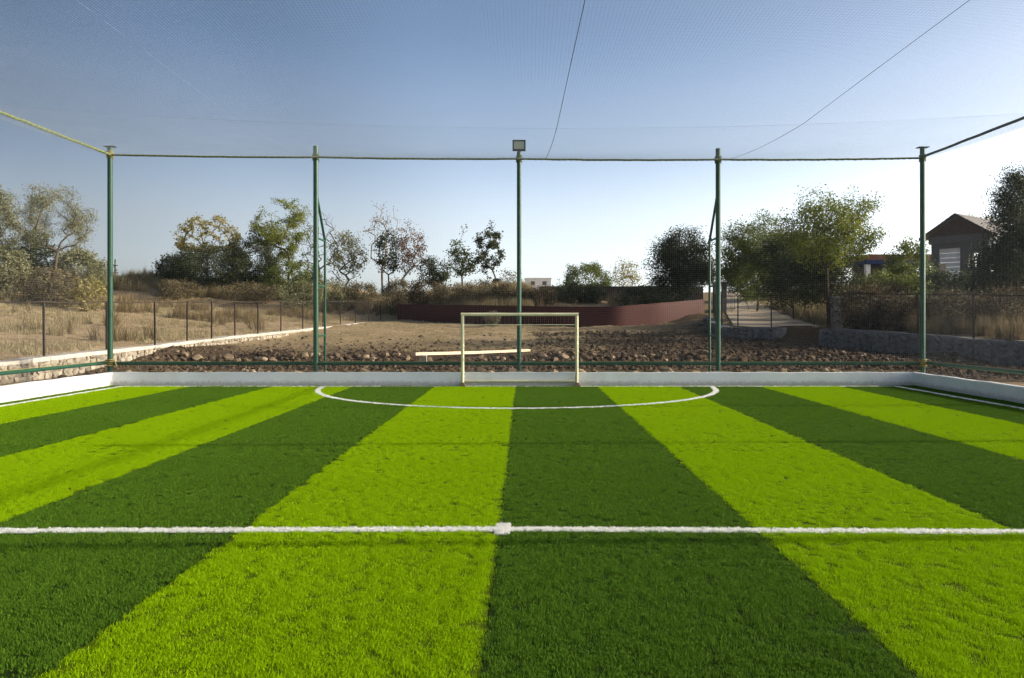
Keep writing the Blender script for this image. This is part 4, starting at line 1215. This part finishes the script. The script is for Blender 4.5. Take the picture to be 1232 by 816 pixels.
M['leaf_olive'] = leafy('leaf_olive', (0.14, 0.15, 0.068), (0.28, 0.27, 0.145), 0.35)
M['leaf_dark'] = leafy('leaf_dark', (0.030, 0.040, 0.016), (0.085, 0.095, 0.040), 0.36)
M['leaf_mid'] = leafy('leaf_mid', (0.080, 0.112, 0.022), (0.20, 0.225, 0.055), 0.42)
M['leaf_yellow'] = leafy('leaf_yellow', (0.22, 0.20, 0.06), (0.46, 0.39, 0.14), 0.4)
M['leaf_yellowish'] = leafy('leaf_yellow_green', (0.10, 0.135, 0.018), (0.27, 0.29, 0.055), 0.45)  # yellow green foliage of the tallest tree and the roadside tree
M['leaf_brown'] = leafy('leaf_brown', (0.11, 0.09, 0.045), (0.23, 0.19, 0.105), 0.35)
M['leaf_umber'] = leafy('leaf_umber', (0.045, 0.036, 0.02), (0.13, 0.098, 0.05), 0.3)
M['leaf_red'] = leafy('leaf_reddish', (0.13, 0.060, 0.030), (0.24, 0.14, 0.08), 0.35)
M['leaf_grey'] = leafy('leaf_grey', (0.14, 0.12, 0.08), (0.26, 0.23, 0.16), 0.35)

T = 'trees on the rise behind the plot'
LS = 'trees behind the left fence'
RS = 'trees on the right slope'
S = 'shrub'
grow('olive_tree', 'big olive tree cut by the left edge of the photo', -14, 50, 214, 74, 'leaf_olive', 13000, 0.13, 0.2, 140, seed=1, group=LS, gap=0.3, r0=0.014)
grow('feathery_tree', 'tall feathery grey green tree left of the corner pole', 64, 48, 219, 104, 'leaf_olive', 9000, 0.13, 0.40, 150, 'bark', seed=2, group=LS, tpx=60, shell=0.3, gap=0.44, aspect=3.0, droop=0.3, r0=0.014)
grow('dark_shrub', 'dark shrub under the feathery tree on the left', 42, 51, 276, 58, 'leaf_dark', 6500, 0.17, 0.1, 80, stems=4, seed=3, cat=S, group=LS)
grow('olive_shrub', 'rounded olive shrub just left of the corner pole', 97, 51, 296, 60, 'leaf_olive', 6500, 0.17, 0.1, 80, stems=4, seed=4, cat=S, group=LS)
grow('olive_shrub', 'olive shrub low at the left photo edge', 4, 47, 290, 54, 'leaf_olive', 5500, 0.17, 0.1, 80, stems=4, seed=5, cat=S, group=LS)
grow('dry_shrub', 'wide brownish shrub below the feathery tree', 66, 45, 322, 96, 'leaf_brown', 4500, 0.15, 0.05, 90, stems=6, seed=6, cat=S, group=LS)
grow('yellow_shrub', 'yellow leaved plant beside the left corner pole', 108, 43, 333, 46, 'leaf_yellow', 420, 0.26, 0.05, 50, stems=5, seed=7, cat=S, group=LS, spread=0.2)
grow('green_bush', 'low far bush right of the left corner pole', 172, 78, 333, 66, 'leaf_mid', 4500, 0.22, 0.02, 70, stems=5, seed=8, cat=S, group=T)
grow('umbrella_tree', 'sparse umbrella shaped tree with yellow leaves', 250, 67, 256, 80, 'leaf_yellow', 2900, 0.22, 0.40, 150, seed=9, group=T, shape='dome', shell=0.72, r0=0.017, spread=0.24)
grow('dark_bush', 'big dark rounded bush below the umbrella tree', 252, 63, 297, 106, 'leaf_dark', 20000, 0.15, 0.02, 140, stems=6, seed=10, cat=S, group=T, spread=0.5)
grow('grey_bush', 'thin grey bush at the left end of the big dark bush', 208, 64, 306, 42, 'leaf_dark', 1700, 0.17, 0.15, 70, stems=3, seed=11, cat=S, group=T, gap=0.3)
grow('tall_tree', 'tallest yellowish green tree left of the braced left pole', 342, 66, 237, 88, 'leaf_yellowish', 9000, 0.16, 0.15, 170, seed=12, group=T, stems=2, gap=0.42, shell=0.15, spread=0.3, r0=0.016)
grow('dark_tree', 'dark tree between the umbrella tree and the tallest tree', 305, 64, 280, 70, 'leaf_dark', 10000, 0.14, 0.08, 110, stems=3, seed=13, group=T, gap=0.32)
grow('dark_bush', 'dark bush at the foot of the tallest tree', 350, 63, 312, 72, 'leaf_mid', 5500, 0.18, 0.02, 80, stems=5, seed=44, cat=S, group=T)
grow('bare_tree', 'leafless tree behind the braced left pole', 384, 68, 246, 58, 'leaf_grey', 0, 0.1, 0.25, 150, 'bark', 0.015, seed=14, group=T, shell=0.2)
grow('thin_tree', 'thin brown leaved tree right of the braced left pole', 415, 66, 269, 58, 'leaf_olive', 1900, 0.2, 0.2, 120, seed=15, group=T, stems=1, gap=0.25, shell=0.2, r0=0.016)
grow('pale_tree', 'tall bare pale tree above the red wall left end', 460, 68, 238, 46, 'leaf_grey', 420, 0.16, 0.3, 110, 'pale_bark', 0.016, seed=16, group=T, shell=0.2)
grow('slender_tree', 'slender dark tree next to the tall pale tree', 467, 66, 276, 32, 'leaf_dark', 1700, 0.18, 0.35, 70, seed=17, group=T, r0=0.015)
grow('reddish_tree', 'reddish brown tree left of the goal', 493, 66, 264, 40, 'leaf_red', 1500, 0.18, 0.25, 100, 'pale_bark', seed=18, group=T, stems=2, r0=0.016, shell=0.2)
grow('dark_bush', 'small dark round bush above the red wall', 524, 68, 307, 42, 'leaf_dark', 2900, 0.18, 0.25, 60, seed=19, cat=S, group=T, stems=2)
grow('slim_tree', 'slim sparse tree above the goal on the left', 557, 66, 274, 38, 'leaf_mid', 1500, 0.2, 0.25, 80, seed=20, group=T, stems=1, gap=0.3, r0=0.016, shell=0.2)
grow('clumped_tree', 'tall tree with separate dark leaf clumps left of the middle pole', 587, 66, 262, 38, 'leaf_dark', 2400, 0.2, 0.2, 46, seed=21, group=T, stems=2, spread=0.26, r0=0.018, shell=0.2)
grow('brown_bush', 'small brown twiggy bush just left of the middle pole', 613, 66, 324, 26, 'leaf_brown', 500, 0.15, 0.2, 60, seed=22, cat=S, group=T, stems=3)
grow('round_tree', 'round green tree right of the goal crossbar', 706, 66, 314, 66, 'leaf_mid', 8500, 0.14, 0.25, 100, seed=23, group=T, stems=2, shape='dome')
grow('dark_bush', 'dark bush below the round green tree', 692, 58, 343, 78, 'leaf_dark', 4500, 0.17, 0.02, 70, seed=41, cat=S, group=T, stems=5)
grow('sparse_tree', 'small sparse pale tree above the red wall', 752, 68, 308, 44, 'leaf_yellow', 1200, 0.16, 0.2, 90, seed=24, group=T, stems=2, shell=0.2)
grow('dark_tree', 'broad dark tree left of the braced right pole', 821, 57, 273, 86, 'leaf_dark', 30000, 0.135, 0.06, 170, seed=25, group=RS, stems=3, spread=0.52, shell=0.2, gap=0.22)
grow('dark_bush', 'dark hedge like bush above the right part of the red wall', 785, 55, 345, 110, 'leaf_dark', 5000, 0.17, 0.02, 80, seed=42, cat=S, group=RS, stems=6)
grow('green_tree', 'sunlit green tree right of the braced right pole', 908, 54, 252, 104, 'leaf_mid', 26000, 0.135, 0.12, 180, seed=26, group=RS, stems=3, gap=0.14, shell=0.1, spread=0.46)
grow('dark_bush', 'dark bush filling the gap behind the lane', 915, 66, 300, 110, 'leaf_dark', 15000, 0.18, 0.02, 90, seed=45, cat=S, group=RS, stems=5)
grow('dark_tree', 'dark tree behind the slim trunked yellow green tree', 958, 46, 272, 100, 'leaf_dark', 24000, 0.125, 0.12, 140, seed=27, group=RS, stems=2, spread=0.52, shell=0.2)
grow('roadside_tree', 'yellow green tree with slim bare trunk beside the lane entrance', 1008, 36, 221, 138, 'leaf_yellowish', 13000, 0.115, 0.42, 190, seed=28, group=RS, tpx=994, shell=0.3, gap=0.28, spread=0.34)
grow('inner_tree', 'dark green tree directly behind the slim trunked tree', 990, 41, 270, 100, 'leaf_dark', 15000, 0.12, 0.12, 120, seed=43, group=RS, stems=2, shell=0.1, spread=0.46)
grow('green_shrub', 'green bush left of the right corner pole', 1092, 50, 286, 54, 'leaf_mid', 6500, 0.16, 0.05, 80, seed=29, cat=S, group=RS, stems=4)
grow('hedge_shrub', 'dark olive shrub below the blue trimmed building', 1072, 45, 328, 120, 'leaf_mid', 9000, 0.15, 0.02, 100, seed=30, cat=S, group=RS, stems=7)
grow('dense_tree', 'tall dense dark tree cut by the right photo edge', 1222, 37, 195, 122, 'leaf_dark', 36000, 0.105, 0.03, 200, seed=31, group=RS, stems=2, shape='cone', gap=0.15, spread=0.5, shell=0.1)
grow('dark_shrub', 'dark shrub in front of the gabled house', 1140, 45, 326, 84, 'leaf_dark', 8000, 0.15, 0.02, 90, seed=32, cat=S, group=RS, stems=5)
grow('dark_shrub', 'dark shrub at the foot of the dense right tree', 1206, 41, 296, 76, 'leaf_dark', 12000, 0.15, 0.02, 100, seed=33, cat=S, group=RS, stems=5)
grow('brown_shrub', 'dull brown shrub behind the right fence next to the gate pillar', 1040, 34, 345, 70, 'leaf_umber', 5000, 0.11, 0.02, 80, seed=51, cat=S, group=RS, stems=6)
grow('brown_shrub', 'dull brown shrub behind the fence left of the right corner pole', 1090, 33, 352, 80, 'leaf_umber', 5500, 0.11, 0.02, 80, seed=52, cat=S, group=RS, stems=6)
grow('brown_shrub', 'dull brown shrub behind the fence right of the right corner pole', 1152, 32, 350, 80, 'leaf_umber', 5500, 0.11, 0.02, 80, seed=53, cat=S, group=RS, stems=6)
grow('brown_shrub', 'dull brown shrub behind the fence at the right photo edge', 1218, 30, 345, 90, 'leaf_umber', 6000, 0.10, 0.02, 80, seed=54, cat=S, group=RS, stems=6)
grow('brown_shrub', 'tall brown shrub under the blue trimmed building', 1060, 38, 335, 90, 'leaf_umber', 6000, 0.12, 0.02, 80, seed=55, cat=S, group=RS, stems=6)
for k, (px, D, ty, w, lf, lab) in enumerate((
        (398, 62, 330, 46, 'leaf_olive', 'olive scrub bush at the foot of the thin brown leaved tree'), (432, 63, 338, 50, 'leaf_brown', 'brown scrub bush left of the tall pale tree'),
        (478, 61, 336, 44, 'leaf_brown', 'brown scrub bush below the reddish tree'), (512, 59, 334, 46, 'leaf_umber', 'dark brown scrub bush above the left part of the red wall'),
        (545, 58, 340, 50, 'leaf_brown', 'brown scrub bush below the slim sparse tree'), (580, 57, 338, 52, 'leaf_brown', 'brown scrub bush below the clumped tree'),
        (612, 56, 342, 44, 'leaf_umber', 'dark scrub bush left of the middle pole above the red wall'), (648, 55, 346, 48, 'leaf_umber', 'dark scrub bush right of the middle pole above the red wall'),
        (215, 60, 338, 60, 'leaf_brown', 'brown scrub bush at the left foot of the big dark bush'), (300, 60, 340, 70, 'leaf_brown', 'brown scrub bush in front of the big dark bush'),
        (362, 59, 334, 60, 'leaf_olive', 'olive scrub bush left of the braced left pole foot'), (150, 62, 342, 50, 'leaf_brown', 'brown scrub bush right of the left corner pole'))):
    grow('scrub_bush', lab, px, D, ty, w, lf, 3800, 0.14, 0.02, 70, seed=60 + k, cat=S, group='scrub bushes on the bank', stems=6, gap=0.2)
grow('sparse_tree', 'sparse treetop showing above the house roof', 1178, 76, 253, 52, 'leaf_yellow', 900, 0.2, 0.5, 70, seed=34, group=RS)
grow('grey_shrub', 'small pale grey bush at the foot of the red wall', 592, 47.6, 373, 20, 'leaf_grey', 900, 0.10, 0.05, 40, seed=35, cat=S, stems=4, spread=0.12)
print('trees done')

# ------------------------------------------------------------------ dry grass and brush: past counting
P_straw = blades(34, 0.16, None, 0.62, 0.016, 0.34, M['straw'], 'straw_tuft', 0.4, seed=11)
P_brush = blades(46, 0.22, None, 0.85, 0.02, 0.40, M['straw_dark'], 'brush_tuft', 0.45, seed=12)
P_short = blades(26, 0.14, None, 0.14, 0.012, 0.7, M['straw'], 'short_tuft', 0.4, seed=13)
def scatter(name, label, cat, pts, smin, smax, proto, tilt=0.1):
    pz = np.concatenate([pts, terrain(pts[:, 0], pts[:, 1])[:, None] - 0.02], 1)
    o = tag(link(name, np_mesh(name, pz, None, None, M['straw'], tuft_attrs(0, pz, smin, smax, tilt))), label, cat, None, 'stuff')
    scatter_mod(o, proto, False)
    return o
def clump(p, f, th, seed=0.0):
    k = np.array([noise.noise(Vector((a * f + seed, b * f, seed))) for a, b in p])
    return p[k > th]
# bank behind the red wall and rise behind the left fence
n = 9000
p = np.stack([rng.uniform(-34, 0.6, n), rng.uniform(50, 68, n)], 1)
ok = (p[:, 1] > DW(np.clip(p[:, 0], -9.7, 11.9)) + 0.8)
p = clump(p[ok], 0.22, -0.12, 3.3)
scatter('dry_grass', 'tall straw coloured grass on the bank above the red wall', 'grass', p, 0.55, 1.25, P_straw)
n = 6500
p = np.stack([rng.uniform(-36, 13, n), rng.uniform(50, 66, n)], 1)
p = p[(p[:, 1] > DW(np.clip(p[:, 0], -9.7, 11.9)) + 0.8) & (p[:, 0] < XR(p[:, 1]) - 0.3)]
p = clump(p, 0.3, 0.02, 8.1)
p = p[(p[:, 0] < 0.5) | (rng.uniform(0, 1, len(p)) < 0.25)]
scatter('dry_brush', 'dark brown brush along the bank and the skyline', 'brush', p, 0.45, 1.0, P_brush)
# field behind the left fence
n = 15000
p = np.stack([rng.uniform(-40, -11, n), rng.uniform(18, 58, n)], 1)
p = p[p[:, 0] < XL(p[:, 1]) - 0.45]
p = clump(p, 0.35, -0.05, 1.7)
scatter('field_grass', 'short dry grass on the field behind the left fence', 'grass', p, 0.6, 1.6, P_short, 0.2)
n = 2600
p = np.stack([rng.uniform(-42, -12, n), rng.uniform(26, 58, n)], 1)
p = p[p[:, 0] < XL(p[:, 1]) - 1.0]
p = clump(p, 0.25, 0.22, 5.7)
scatter('field_brush', 'brown weeds on the field behind the left fence', 'brush', p, 0.35, 0.9, P_brush)
# plot in front of the red wall
n = 16000
p = np.stack([rng.uniform(-11.5, 9, n), rng.uniform(31, 58, n)], 1)
p = p[(p[:, 1] < DW(p[:, 0]) - 0.4) & (p[:, 0] > XL(p[:, 1]) + 0.5)]
p = p[rng.uniform(0, 1, len(p)) > np.clip((p[:, 0] - 0.5) / 5, 0, 0.9) * (p[:, 1] < 45)]
p = clump(p, 0.4, -0.1, 2.9)
scatter('plot_grass', 'thin trampled dry grass on the bare plot', 'grass', p, 0.25, 0.75, P_short, 0.3)
# slope behind the right fence
n = 5000
p = np.stack([rng.uniform(12, 34, n), rng.uniform(22, 46, n)], 1)
lx = np.interp(p[:, 1], [36.6, 38.5, 42, 46], [14.6, 14.2, 14.7, 15.6])
p = p[(p[:, 0] > XR(p[:, 1]) + 0.6) & ~((p[:, 1] > 35.0) & (p[:, 0] < lx + 0.4))]
p = clump(p, 0.3, -0.2, 6.1)
scatter('slope_brush', 'brown brush filling the slope behind the right fence', 'brush', p, 0.35, 0.85, P_brush)
n = 1200
p = np.stack([rng.uniform(14, 26, n), rng.uniform(38, 60, n)], 1)
lx = np.interp(p[:, 1], [36.6, 38.5, 42, 46, 52, 60], [14.6, 14.2, 14.7, 15.6, 16.6, 18.0])
p = p[p[:, 0] > lx + 0.5]
scatter('lane_grass', 'straw grass along the right side of the lane', 'grass', p, 0.9, 1.8, P_straw)
print('objects', len(bpy.data.objects))
